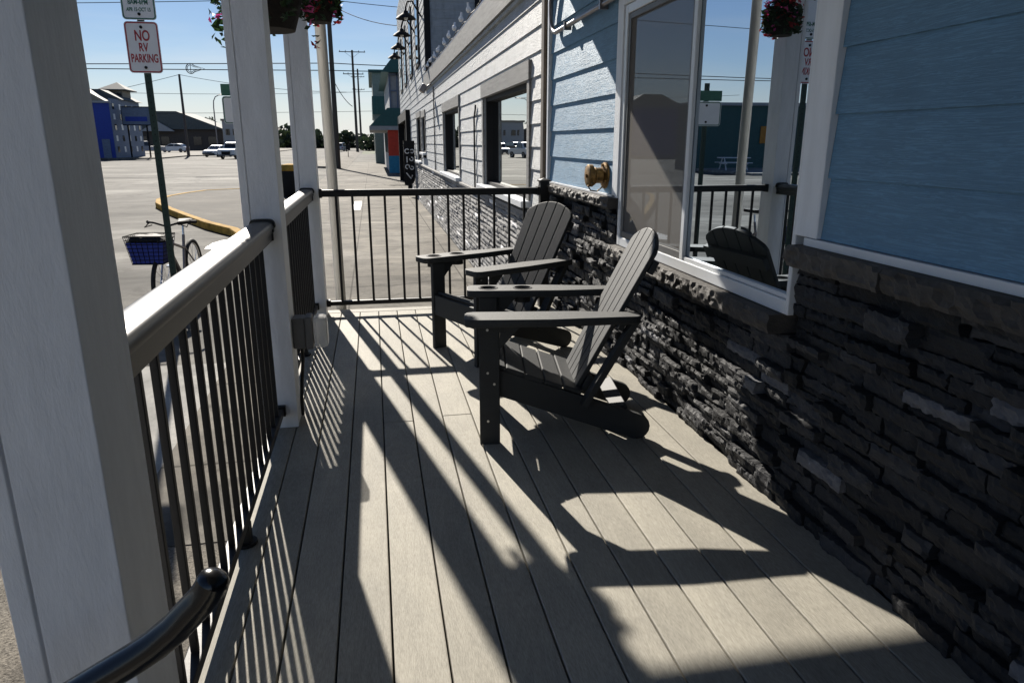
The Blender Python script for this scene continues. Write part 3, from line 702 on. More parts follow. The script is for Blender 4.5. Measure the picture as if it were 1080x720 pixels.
# ================================================================== WHITE BUILDING
wb = thing('white_building', 'weathered white lap sided building with grey stone base and tall rear part', 'building', (1.5, 20, G))
W2 = lambda mb, n, mt, p=wb, **k: mb.build(n, mt, p, world=True, **k)
XW = 1.468
wins = [(6.85, 9.62, .74, 1.83), (12.4, 15.1, .70, 1.86), (20.3, 21.6, 1.0, 1.95), (22.2, 24.0, .72, 2.0)]
m = MB(); m.box(1.62, 9, 5.95, 19.75, G, 2.72); m.box(1.62, 9, 19.76, 37.0, G, 7.2); W2(m, 'core_wall', M['dark'])
# siding split round the openings
m = MB(); ex = .2
def siding_with_openings(mb, x, ya, yb, za, zb, ops):
    z = za; k = 0
    while z < zb - .01:
        t = min(z + ex, zb); cuts = [(ya, yb)]
        for (a, b, c, d) in ops:
            if c < t - .02 and d > z + .02:
                nc = []
                for (p, q) in cuts:
                    if b <= p or a >= q: nc.append((p, q))
                    else:
                        if a > p: nc.append((p, a))
                        if b < q: nc.append((b, q))
                cuts = nc
        for (p, q) in cuts:
            n = max(1, int((q - p) / 3.6)); w = (q - p) / n
            for i in range(n): lap_siding(mb, x, p + i * w + (.0012 if i else 0), p + (i + 1) * w, z, t, exp=ex)
        z += ex; k += 1
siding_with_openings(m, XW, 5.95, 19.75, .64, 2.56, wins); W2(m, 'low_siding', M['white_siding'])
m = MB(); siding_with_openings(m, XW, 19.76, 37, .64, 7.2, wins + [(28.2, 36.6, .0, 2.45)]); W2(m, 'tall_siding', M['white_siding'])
m = MB(); stone_wall(m, 1.43, 5.93, 27.9, G, .60, cell=.09, hh=(.058, .062), ll=(.35, .8), dep=.014, amp=.003, seed=31, split=0, back=.18, gap=.006, tilt=.1, round_=.012); W2(m, 'stone_base', M['greystone'])
m = MB(); m.box(1.40, 1.62, 5.93, 27.9, .603, .638); W2(m, 'base_cap', M['greystone'], bevel=.004)
m = MB(); m.box(1.46, 1.75, 5.92, 19.75, .62, .645); 
for (a, b, c, d) in wins:
    f = MB()
    f.box(1.49, 1.6, b - .035, b, c, d); f.box(1.49, 1.6, a, a + .035, c, d); f.box(1.49, 1.6, a + .035, b - .035, d - .05, d); f.box(1.49, 1.6, a + .035, b - .035, c, c + .04)
    w_ = W2(f, 'window', M['dark'])
    f = MB(); f.box(1.565, 1.57, a + .036, b - .036, c + .041, d - .051); W2(f, 'pane', M['glass2'], w_)
    f = MB(); f.box(1.64, 1.70, (a + b) / 2 - .02, (a + b) / 2 + .02, c + .041, d - .051); 
    f = MB(); f.box(1.43, 1.49, a - .12, b + .12, d + .001, d + .17); W2(f, 'head_trim', M['grey_wood'], w_)
    f = MB(); f.box(1.44, 1.49, a - .11, a - .001, c - .02, d); W2(f, 'side_trim', M['grey_wood'], w_, bevel=.004)
    f = MB(); f.box(1.44, 1.49, b + .001, b + .11, c - .02, d); W2(f, 'side_trim', M['grey_wood'], w_, bevel=.004)
    f = MB(); f.box(1.36, 1.65, a - .14, b + .14, c - .062, c - .001); W2(f, 'sill', M['blue_white'], w_, bevel=.004)
m = MB(); m.box(1.40, 1.76, 5.95, 19.75, 2.605, 2.90); W2(m, 'parapet_board', M['grey_wood'])
m = MB(); m.box(1.43, 1.5, 5.95, 19.75, 2.562, 2.603); W2(m, 'parapet_trim', M['white_siding'], bevel=.004)
m = MB(); m.box(1.40, 1.76, 5.95, 19.75, 2.903, 2.925); W2(m, 'parapet_cap', M['conduit'])
m = MB(); m.tube([(1.44, 10.45, 2.2 - .6), (1.44, 10.45, .65)], .012, 8); m.tube([(1.44, 10.45, 1.6), (1.44, 10.32, 1.72), (1.44, 10.3, 1.78)], .012, 8); W2(m, 'cable_drop', M['wire'])
m = MB(); m.tube([(1.44, 17.2, 2.5), (1.44, 17.2, .65)], .012, 8); W2(m, 'cable_drop', M['wire'])
# end wall of the tall part, facing the porch
m = MB(); z = 2.93
while z < 7.2:
    t = min(z + .2, 7.2)
    m.add([(1.62, 19.74, z), (2.78, 19.74, z), (2.78, 19.75, t), (1.62, 19.75, t)], [(0, 1, 2, 3)]); m.add([(1.62, 19.74, z), (2.78, 19.74, z), (2.78, 19.756, z), (1.62, 19.756, z)], [(3, 2, 1, 0)]); z += .2
W2(m, 'end_siding', M['white_siding'])
m = MB(); m.box(1.47, 1.62, 19.70, 19.757, 2.93, 7.2); W2(m, 'corner_trim', M['dark'])
m = MB(); m.box(2.78, 2.93, 19.70, 19.757, 2.93, 7.2); W2(m, 'corner_trim', M['dark'])
m = MB(); m.box(2.93, 8, 19.72, 19.757, 2.93, 7.2); W2(m, 'side_bay', M['navy'])
for (a, b) in ((21.6, 22.6), (25.2, 26.2), (29.2, 30.2), (33.0, 34.0)):
    f = MB(); f.box(1.42, 1.47, a, b, 3.4, 5.5); w_ = W2(f, 'window', M['dark'])
    f = MB(); f.box(1.405, 1.418, a + .1, b - .1, 3.5, 5.4); W2(f, 'pane', M['glass2'], w_)
    f = MB(); f.box(1.41, 1.46, b + .02, b + .4, 3.38, 5.5); W2(f, 'shutter', M['dark'], w_)
f = MB(); f.box(1.30, 1.60, 28.2, 28.5, G, 2.45); f.box(1.30, 1.6, 36.3, 36.6, G, 2.45); f.box(1.30, 1.6, 28.5, 36.3, 2.1, 2.45); W2(f, 'entrance_surround', M['dark'])
f = MB(); f.box(1.66, 1.70, 28.5, 36.3, G, 2.1); W2(f, 'entrance_door', M['dark'])

def barn_lamp(y, z, label):
    t = thing('barn_lamp', label, 'lamp', (1.45, y, z), 0, 'barn lamps on the white building')
    m = MB(); m.tube([(1.46, y, z), (1.32, y, z + .22), (1.22, y, z + .38), (1.1, y, z + .36), (1.05, y, z + .22), (1.05, y, z + .1)], .022, 8); m.build('arm', M['dark'], t, world=True, smooth=50)
    m = MB(); m.lathe([(.05, .14), (.07, .1), (.12, .06), (.22, .0), (.27, -.06), (.262, -.062), (.21, -.01), (.1, .045), (.001, .06)], (1.05, y, z), n=20); m.build('shade', M['dark'], t, world=True, smooth=50)
    m = MB(); m.lathe([(.02, .05), (.05, 0), (.055, -.05), (.03, -.085), (.002, -.09)], (1.05, y, z), n=12); m.build('bulb', M['light_bulb'], t, world=True, smooth=60)
for y, z, l in ((20.5, 4.46, 'barn lamp nearest the porch on the white building'), (23.2, 4.40, 'second barn lamp from the porch on the white building'), (26.2, 4.38, 'third barn lamp from the porch on the white building'), (30.2, 4.5, 'barn lamp farthest from the porch on the white building')):
    barn_lamp(y, z, l)
sl = thing('string_lights', 'string of white bulbs along the top of the white parapet', 'string lights', (1.43, 14, 2.93))
m = MB(); yy = [9.5, 10.6, 11.4, 12.3, 13.2, 14.1, 15.2, 16.2, 17.1, 18.1, 19.2]; pts = []
for a, b in zip(yy[:-1], yy[1:]): pts += [(1.42, a, 2.975), (1.42, (a + b) / 2, 2.945)]
m.tube(pts + [(1.42, yy[-1], 2.975)], .009, 6); m.build('cord', M['wire'], sl, world=True)
first = None
for i, y in enumerate(yy):
    if first is None:
        m = MB(); m.lathe([(.016, .05), (.016, .0), (.034, -.025), (.038, -.05), (.026, -.078), (.002, -.085)], n=12); first = m.build('bulb', M['light_bulb'], sl, smooth=60); o = first
    else: o = first.copy(); COL.objects.link(o)
    o.location = (-.03, y - 14, .05 + .10); o.rotation_euler = (R(random.uniform(-25, 25)), R(random.uniform(-10, 30)), 0)
fl = thing('flood_light', 'pale flood light fixed under the parapet of the white building', 'flood light', (1.42, 17.6, 2.5))
m = MB(); m.beam((1.30, 17.6, 2.44), (1.18, 17.6, 2.52), .26, .18); m.build('lamp_head', M['conduit'], fl, world=True, bevel=.02)
m = MB(); m.tube([(1.46, 17.6, 2.58), (1.38, 17.6, 2.56), (1.28, 17.6, 2.48)], .02, 8); m.build('bracket', M['conduit'], fl, world=True)

hs = thing('hanging_sign', 'black hanging sign with pale scrolled lettering beside the white building entrance', 'sign', (1.25, 25.6, .2))
pl = [(-.19, .78), (.19, .78), (.19, -.45), (.16, -.58), (.08, -.68), (-.02, -.72), (-.1, -.72), (-.19, -.70)]
sb = flat2d('sign_board', [pl], .05, M['dark'], hs, matrix=Matrix.Translation((0, 0, .35)) @ UP_Y)
m = MB(); rnd = random.Random(4)
def arcs(cx, cz, r, a0, a1): m.tube([(cx + r * math.cos(R(a0 + (a1 - a0) * i / 8)), -.034, cz + r * math.sin(R(a0 + (a1 - a0) * i / 8))) for i in range(9)], .02, 6)
arcs(-.07, .78, .075, 40, 330); arcs(.1, .78, .06, -140, 150); m.tube([(-.08, -.034, .6), (-.08, -.034, .4)], .022, 6); arcs(.07, .52, .06, -200, 100)
arcs(-.07, .26, .07, -30, 270); arcs(.08, .22, .055, -180, 120); m.tube([(-.12, -.034, .06), (.04, -.034, -.14), (.09, -.034, -.02)], .022, 6)
m.build('lettering', M['sign_white'], sb)
m = MB(); m.tube([(1.47 - 1.25, 0, 1.0), (-.02, 0, 1.05), (-.2, 0, 1.0)], .015, 6); m.tube([(-.15, 0, 1.02), (-.15, 0, 1.13)], .008, 6); m.build('bracket', M['dark'], hs)

# ================================================================== NEIGHBOUR WITH TEAL AWNING ROOF
nb = thing('awning_building', 'shop building with teal awning roof and red and blue painted end wall', 'building', (3, 50, G))
W3 = lambda mb, n, mt, p=nb, **k: mb.build(n, mt, p, world=True, **k)
m = MB(); m.box(1.02, 8, 45.6, 64, G, 2.2); W3(m, 'ground_floor', M['greywall'])
m = MB(); m.box(.98, 5, 45.5, 45.58, .48, 2.0); W3(m, 'red_panel', M['red'])
m = MB(); m.box(.98, 5, 45.5, 45.58, G, .476); W3(m, 'blue_panel', M['cyan'])
m = MB(); m.prism([(-.06, 45.3, 2.22), (1.02, 45.3, 3.25), (5, 45.3, 3.25), (5, 45.3, 2.22)], (0, 15, 0)); W3(m, 'awning_roof', M['teal'])
m = MB(); m.box(-.1, 5, 45.26, 60.3, 1.98, 2.215); W3(m, 'awning_fascia', M['greywall'])
m = MB(); m.box(1.2, 8, 45.7, 62, 3.26, 5.25); W3(m, 'upper_floor', M['greywall'])
m = MB(); m.box(1.17, 1.27, 45.6, 45.69, 3.26, 5.25); m.box(1.62, 1.70, 45.6, 45.69, 3.26, 5.25); m.box(1.28, 1.61, 45.6, 45.69, 4.2, 4.28); m.box(1.28, 4, 45.6, 45.69, 5.1, 5.25); W3(m, 'upper_trim', M['slate_blue'])
m = MB(); m.prism([(.75, 45.2, 5.26), (8, 45.2, 5.26), (8, 45.2, 6.4), (1.7, 45.2, 6.4)], (0, 17, 0)); W3(m, 'roof', M['teal'])
for y in (48, 51.5, 55): 
    f = MB(); f.box(.985, 1.015, y, y + 1.6, .6, 1.9); W3(f, 'window', M['darkglass'])
gb = thing('green_gabled_building', 'tall pale green building with a dark green band beyond the awning shop', 'building', (3.3, 66, G))
W4 = lambda mb, n, mt: mb.build(n, mt, gb, world=True)
m = MB(); m.box(.3, 7, 66, 84, G, 7.0); W4(m, 'wall', simple('pale_green_wall', (.2, .25, .23), .7))
m = MB(); m.box(.2, .6, 65.9, 84, 3.6, 5.1); m.box(.61, 3, 65.9, 65.98, 3.6, 5.1); W4(m, 'green_band', M['teal'])
m = MB(); m.box(0, 7.2, 65.8, 84.2, 7.01, 7.25); W4(m, 'roof', M['teal'])
f = MB(); f.box(.28, .299, 70, 74, .3, 2.4); W4(f, 'window', M['darkglass'])

# ================================================================== SIGN POSTS
def sign_post(x, y, label, panels, h, green=True):
    t = thing('parking_sign', label, 'sign', (x, y, G))
    m = MB(); m.box(-.03, .03, 0, .0035, 0, h); m.box(-.03, -.026, .0036, .022, 0, h); m.box(.026, .03, .0036, .022, 0, h)
    for i in range(int(h / .06)): m.cyl((0, -.0008, .04 + i * .06), (0, .0002, .04 + i * .06), .007, n=8, mi=1)
    m.build('post', [M['green_post'], M['dark']], t)
    for (zc, w, hh, colr, lines) in panels:
        p = flat2d('sign_panel', [rrect(w, hh, .035)], .003, M['sign_white'], t, matrix=Matrix.Translation((0, -.012, zc)) @ UP_Y)
        flat2d('border', [rrect(w - .012, hh - .012, .03), rrect(w - .034, hh - .034, .02)], .001, colr, p, matrix=Matrix.Translation((0, -.0145, zc)) @ UP_Y)
        if lines: text_mesh('lettering', lines, colr, p, Matrix.Translation((0, -.0145, zc)) @ UP_Y)
        m = MB()
        for s in (-1, 1): m.cyl((0, -.022, zc + s * (hh / 2 - .05)), (0, -.013, zc + s * (hh / 2 - .05)), .014, n=10)
        m.build('bolt', M['dark'], p)
    return t
sign_post(-2.085, 7.8, 'green post with a white no RV parking sign in red letters', [
    (2.695, .30, .457, M['sign_red'], [('NO', 0, .1, .13, .66), ('RV', 0, -.002, .105, .66), ('PARKING', 0, -.1, .105, .55)]),
    (3.165, .30, .457, M['sign_green'], [('8AM-6PM', 0, -.075, .062, .7), ('APR 15-OCT 15', 0, -.14, .046, .68)])], 3.3)
t = sign_post(-1.44, 8.95, 'street sign with a small green panel above a white one, behind the middle post', [(2.18, .40, .30, M['sign_green'], [])], 2.55)
m = MB(); m.box(-.2, .2, -.014, -.011, 2.335, 2.46); m.build('name_plate', M['sign_green'], t)

# leaning pale pole just beyond the end railing
lp = thing('pale_pole', 'slightly leaning pale round pole standing just beyond the end railing', 'pole', (-.305, 5.80, G))
m = MB(); m.tube([(0, 0, 0), (-.008, .0, 1.4), (-.024, .0, 2.7), (-.042, .0, 4.2)], .04, 18); m.build('shaft', M['pale_pole'], lp, smooth=60)
m = MB(); m.cyl((0, 0, 0), (0, 0, .012), .075, n=18); m.build('base_plate', M['conduit'], lp)

# litter bin with yellow lid
bn = thing('litter_bin', 'black street bin with a yellow top standing on the sidewalk', 'bin', (-2.62, 24.3, G + .15))
m = MB(); m.lathe([(.27, 0), (.3, .05), (.31, .75), (.3, .8), (.002, .8)], n=24); m.build('body', M['dark'], bn, smooth=40)
m = MB(); m.lathe([(.31, .801), (.32, .84), (.24, .99), (.06, 1.02), (.002, 1.02)], n=24); m.build('lid', M['yellow'], bn, smooth=40)

# ================================================================== BICYCLE
def bicycle(loc, rz):
    t = thing('bicycle', 'black bicycle with a blue lined wire basket on its handlebar, by the green sign post', 'bicycle', loc, rz)
    # local: +x is forward; wheels at x = 0 (front) and x = -1.05 (rear)
    def wheel(parent, cx, steer=0):
        m = MB(); r = .335; m.tube([(r * math.cos(a), 0, r * math.sin(a)) for a in [2 * math.pi * i / 36 for i in range(36)]], .024, 8, closed=True)
        w = m.build('wheel', M['tyre'], parent, smooth=60); w.location = (cx, 0, .36); w.rotation_euler = (0, 0, steer)
        m = MB(); m.tube([(.305 * math.cos(a), 0, .305 * math.sin(a)) for a in [2 * math.pi * i / 36 for i in range(36)]], .011, 6, closed=True); m.build('rim', M['chrome'], w, smooth=60)
        m = MB(); m.cyl((0, -.04, 0), (0, .04, 0), .022)
        for i in range(18):
            a = 2 * math.pi * i / 18; m.cyl((.02 * math.cos(a), .02 * (-1) ** i, .02 * math.sin(a)), (.3 * math.cos(a), 0, .3 * math.sin(a)), .0022, n=4)
        m.build('spokes', M['chrome'], w)
        return w
    wheel(t, -1.05); 
    stv = bpy.data.objects.new('steering', None)
    m = MB(); hd = (-.16, 0, .76); bbk = (-.62, 0, .30); stp = (-.78, 0, .80); rr = (-1.05, 0, .36)
    m.tube([hd, bbk], .019, 8); m.tube([(-.15, 0, .83), (-.2, 0, .68)], .022, 8); m.tube([(-.17, 0, .8), (-.72, 0, .66)], .016, 8); m.tube([bbk, stp], .017, 8)
    for s in (-1, 1): m.tube([bbk, (-1.05, s * .06, .36)], .011, 6); m.tube([(-.74, 0, .68), (-1.05, s * .06, .36)], .009, 6)
    m.build('frame', M['grey_wood'] if False else M['conduit'], t, smooth=60)
    m = MB(); m.tube([stp, (-.8, 0, .9)], .013, 8); m.build('seat_post', M['chrome'], t, smooth=60)
    m = MB(); m.prism([(-.66, -.02, .92), (-.66, .02, .92), (-.82, .06, .92), (-.95, .09, .925), (-.97, .0, .925), (-.95, -.09, .925), (-.82, -.06, .92)], (0, 0, .045)); m.build('saddle', M['dark'], t, bevel=.015)
    m = MB(); m.cyl((-.62, -.07, .3), (-.62, .07, .3), .02); m.cyl((-.62, .05, .3), (-.62, .055, .3), .09, n=20); m.tube([(-.62, .08, .3), (-.56, .1, .15)], .01, 6); m.tube([(-.62, -.08, .3), (-.68, -.1, .45)], .01, 6); m.box(-.6, -.52, .1, .19, .135, .155); m.box(-.72, -.64, -.19, -.1, .445, .465)
    m.build('crank', M['chrome'], t)
    steer = R(-5)
    c, s_ = math.cos(steer), math.sin(steer); piv = Vector((-.13, 0, 0))
    def rot(p): d = Vector(p) - piv; return Vector((piv.x + d.x * c - d.y * s_, piv.y + d.x * s_ + d.y * c, p[2]))
    w = wheel(t, 0, steer); q = rot((0, 0, .36)); w.location = q
    m = MB()
    for s in (-1, 1): m.tube([rot((-.14, s * .055, .66)), rot((-.10, s * .058, .56)), rot((0, s * .055, .36))], .012, 8)
    m.tube([rot((-.14, -.056, .66)), rot((-.14, .056, .66))], .016, 8); m.tube([rot((-.145, 0, .66)), rot((-.2, 0, .98))], .014, 8); m.build('fork', M['chrome'], t, smooth=60)
    m = MB(); m.tube([rot(p) for p in [(-.36, -.25, .99), (-.27, -.22, 1.0), (-.21, -.14, 1.0), (-.19, 0, .96), (-.21, .14, 1.0), (-.27, .22, 1.0), (-.36, .25, .99)]], .012, 8); m.build('handlebar', M['dark'], t, smooth=60)
    for s in (-1, 1):
        m = MB(); m.tube([rot((-.36, s * .25, .99)), rot((-.27, s * .222, 1.0))], .018, 8); m.build('grip', M['dark'], t, smooth=60)
        m = MB(); m.tube([rot((-.25, s * .21, .985)), rot((-.17, s * .22, .955)), rot((-.2, s * .15, .975))], .006, 6); m.build('brake_lever', M['dark'], t)
    # basket: wire cage with a blue liner, wider at the top
    B0, B1 = .62, .90
    def ringp(z, k):
        hw, hd_ = .15 + .045 * k, .115 + .035 * k
        return [rot((.10 + dx * hd_, -.07 + dy * hw, z)) for dx, dy in ((-1, -1), (1, -1), (1, 1), (-1, 1))]
    m = MB(); a, b = ringp(B0, 0), ringp(B1 - .06, .8)
    m.add([*a, *b], [(0, 1, 2, 3), (0, 1, 5, 4), (1, 2, 6, 5), (2, 3, 7, 6), (3, 0, 4, 7), (7, 6, 5, 4)])
    bk = m.build('basket', M['crate'], t)
    m = MB()
    for k in range(8):
        z = B0 + (B1 - B0) * k / 7; p = [q_ + (q_ - (a[0] + a[2]) / 2).normalized() * .006 for q_ in ringp(z, k / 7)]
        m.tube([p[0], p[1], p[2], p[3]], .004 if 0 < k < 7 else .008, 5, closed=True)
    p, q_ = ringp(B0, 0), ringp(B1, 1)
    for i in range(4):
        for j in range(7):
            f = j / 7; u = p[i].lerp(p[(i + 1) % 4], f); v = q_[i].lerp(q_[(i + 1) % 4], f); e = (v - (q_[0] + q_[2]) / 2); e.z = 0; e = e.normalized() * .006
            m.tube([u + e, v + e], .003, 4)
    m.build('wire_cage', M['dark'], bk)
    # dark folded cloth bulging out of the basket
    m = MB(); rnd2 = random.Random(2); cc = (q_[0] + q_[2]) / 2; vs = []
    for i in range(9):
        for j in range(9):
            u, v = i / 8, j / 8; pt = q_[0].lerp(q_[1], u).lerp(q_[3].lerp(q_[2], u), v)
            ed = min(u, 1 - u, v, 1 - v); pt.z = B1 - .05 + min(ed * .4, .05) + .03 * noise.noise(Vector((u * 5, v * 5, 3))); vs.append(pt)
    m.add(vs, [(i * 9 + j, i * 9 + j + 1, (i + 1) * 9 + j + 1, (i + 1) * 9 + j) for i in range(8) for j in range(8)]); m.build('dark_cloth', M['dark'], bk, smooth=60)
    return t
bicycle((-2.22, 8.05, G), math.atan2(-1, -.03))

# ================================================================== HANGING FLOWER BASKETS
def flower_basket(c, rp, hp, rf, label, seed, mostly, n=330, hang=2.52):
    t = thing('hanging_basket', label, 'flower basket', c, 0, 'flower baskets hanging from the porch roof')
    m = MB(); m.lathe([(rp * .72, 0), (rp * .9, hp * .5), (rp, hp), (rp * .95, hp + .005), (.002, hp * .9)], n=20); m.build('pot', M['planter'], t, smooth=40)
    rnd = random.Random(seed)
    def leaf(mb, p, size, mi=0):
        a = Vector((rnd.gauss(0, 1), rnd.gauss(0, 1), rnd.gauss(0, .7))).normalized(); b = a.cross(Vector((rnd.gauss(0, 1), rnd.gauss(0, 1), rnd.gauss(0, 1)))).normalized()
        s = size * rnd.uniform(.6, 1.3); k = a.cross(b) * s * .25
        mb.add([p - a * s, p + b * s * .5 + k, p + a * s, p - b * s * .5 + k], [(0, 1, 2, 3)], mi)
    lv = MB()
    strands = [(rnd.uniform(0, 6.28), rnd.uniform(.0, .3 if mostly == 'pink' else .1)) for _ in range(26)]
    for i in range(n):
        if i % 3:
            a, r = rnd.uniform(0, 6.28), rf * math.sqrt(rnd.random()); z = hp + rnd.uniform(-.02, .16) * (1.2 - r / rf)
        else:
            a, drop = rnd.choice(strands); r = rp * rnd.uniform(1.0, 1.3); a += rnd.gauss(0, .06); z = hp - rnd.random() * (drop + .05)
        leaf(lv, Vector((r * math.cos(a), r * math.sin(a), z)), .028)
    for i in range(n // 5):
        a, r = rnd.uniform(0, 6.28), rf * math.sqrt(rnd.random()); z = hp + .06 + rnd.uniform(-.06, .14)
        if i % 4 == 0: a, drop = rnd.choice(strands); r = rp * rnd.uniform(1.02, 1.25); z = hp - rnd.random() * (drop + .06)
        for _ in range(4): leaf(lv, Vector((r * math.cos(a) + rnd.gauss(0, .012), r * math.sin(a) + rnd.gauss(0, .012), z + rnd.gauss(0, .012))), .02, 1 if (i % 3 and mostly == 'pink') or not i % 3 and mostly != 'pink' else 2)
    lv.build('foliage', [M['leaf'], M['pink'], M['redp']], t)
    m = MB()
    for k in range(3):
        a = k * 2.094; m.tube([(rp * .97 * math.cos(a), rp * .97 * math.sin(a), hp), (0, 0, hang - c[2] - .05)], .0025, 4)
    m.tube([(0, 0, hang - c[2] - .06), (0, 0, hang - c[2])], .005, 5); m.build('hanger', M['black_metal'], t)
flower_basket((-.50, 4.1, 1.83), .2, .22, .25, 'large hanging basket of pink flowers half hidden by the middle post', 3, 'pink', 800)
flower_basket((-.305, 5.35, 2.055), .11, .14, .14, 'small hanging basket of red flowers near the corner post', 5, 'red', 520)

# ================================================================== POLES, WIRES, LAMP
def utility_pole(x, y, h, r0, r1, arms, label):
    t = thing('utility_pole', label, 'utility pole', (x, y, G), 0, 'wooden utility poles')
    m = MB(); m.cyl((0, 0, 0), (0, 0, h), r0, r1, 14); m.build('pole', M['pole_wood'], t, smooth=60)
    for z, w in arms:
        m = MB(); m.box(-w / 2, w / 2, -.18, -.06, z - .07, z + .07); a = m.build('crossarm', M['pole_wood'], t)
        m = MB(); m.beam((-w * .3, -.12, z), (0, -.12, z - w * .22), .04, .04); m.beam((w * .3, -.12, z), (0, -.12, z - w * .22), .04, .04); m.build('brace', M['pole_wood'], a)
        m = MB()
        for f in (-.47, -.25, .25, .47): m.cyl((w * f, -.12, z + .07), (w * f, -.12, z + .28), .06, .04, 8)
        m.build('insulators', M['box_grey'], a)
    return t
utility_pole(-2.43, 53.7, 13.5, .19, .13, [(12.6, 2.6)], 'nearest utility pole, standing at the sidewalk edge beside the pale pole')
utility_pole(-2.63, 139, 17.6, .27, .18, [(17.3, 4.6), (13.6, 3.6)], 'distant utility pole with two wide crossarms')
utility_pole(-2.75, 206, 20.6, .3, .2, [(18.6, 3.4), (15.4, 3.2)], 'farthest utility pole, just right of the other distant pole')
utility_pole(-24.1, 104.5, 10.3, .2, .13, [], 'bare dark wooden pole by the grey roofed building')
def cable(p0, p1, sag, r, label, ext=None, group='overhead cables'):
    p0, p1 = Vector(p0), Vector(p1); m = MB(); n = 14; c = (p0 + p1) / 2
    m.tube([p0.lerp(p1, i / n) - Vector((0, 0, sag * 4 * (i / n) * (1 - i / n))) - c for i in range(n + 1)], r, 6)
    o = m.build('overhead_cable', M['wire']); o.location = c; tag(o, label, 'cable', group); return o
cable((-40, 50, 8.6), (-2.43, 53.6, 10.6), .25, .022, 'top cable crossing the sky above the parking sign')
cable((-40, 53, 5.75), (-2.43, 53.6, 6.5), .05, .03, 'upper of the two thick cables behind the parking sign')
cable((-40, 53, 5.75), (-2.43, 53.5, 6.02), .06, .03, 'lower of the two thick cables, carrying the loop of slack cable')
cable((-2.43, 53.6, 6.5), (16, 53, 6.9), .3, .03, 'upper thick cable from the nearest pole to the right')
cable((-2.43, 53.5, 6.02), (16, 53, 7.1), .35, .03, 'lower thick cable from the nearest pole to the right')
cable((-2.43, 53.6, 10.5), (16, 53, 10.0), .3, .022, 'high thin cable running right from the nearest pole')
cable((-2.43, 53.6, 10.3), (3.2, 40, 7.1), .5, .022, 'cable slanting down from the nearest pole to the white building')
cable((-2.43, 53.7, 5.5), (-1.2, 54, 3.7), .25, .025, 'short slack cable hanging from the nearest pole')
cable((-52, 104.5, 4.2), (-24.1, 104.5, 9.7), .5, .03, 'cable running left from the bare wooden pole')
cable((-24.1, 104.5, 9.7), (-3, 104.5, 7.8), .5, .03, 'cable running right from the bare wooden pole')
cable((-60, 120, 9.1), (6, 120, 9.2), .9, .03, 'faint far cable above the grey roofed building')
cable((-60, 100, 4.7), (8, 100, 5.4), .3, .025, 'lowest faint cable near the skyline')
m = MB(); cx, cz = -11.2, 5.93
m.tube([(cx - .25 + .28 * math.cos(R(a)), 52.9, cz + .31 * math.sin(R(a))) for a in range(35, 326, 15)] + [(cx + .62, 52.9, cz)], .03, 6, closed=True)
m.tube([(cx - .25 + .2 * math.cos(R(a)), 52.9, cz + .22 * math.sin(R(a))) for a in range(35, 326, 15)] + [(cx + .42, 52.9, cz)], .02, 6, closed=True)
m.tube([(cx - .25, 52.9, cz - .29), (cx - .25, 52.9, cz + .29)], .02, 5)
tag(m.build('cable_loop', M['wire']), 'teardrop loop of slack cable hung on the thick overhead cable', 'cable loop')
sl = thing('street_lamp', 'thin grey street lamp with a bent arm above the parked white cars', 'street lamp', (-30.3, 156, G))
m = MB(); m.tube([(0, 0, 0), (0, 0, 8.4), (.1, 0, 9.6), (.5, 0, 10.4), (1.2, 0, 10.75), (2.7, 0, 10.85)], .1, 8, radii=[.15, .11, .1, .09, .08, .07]); m.build('pole', M['conduit'], sl, smooth=60)
m = MB(); m.box(2.5, 3.3, -.15, .15, 10.75, 10.9); m.build('lamp_head', M['conduit'], sl)
ss = thing('small_street_sign', 'small sign on a short post at the edge of the far sidewalk', 'sign', (-2.85, 91, G))
m = MB(); m.cyl((0, 0, 0), (0, 0, 1.5), .04); m.build('post', M['dark'], ss); m = MB(); m.box(-.25, .25, -.06, -.04, .95, 1.6); m.build('sign_panel', M['dark'], ss)

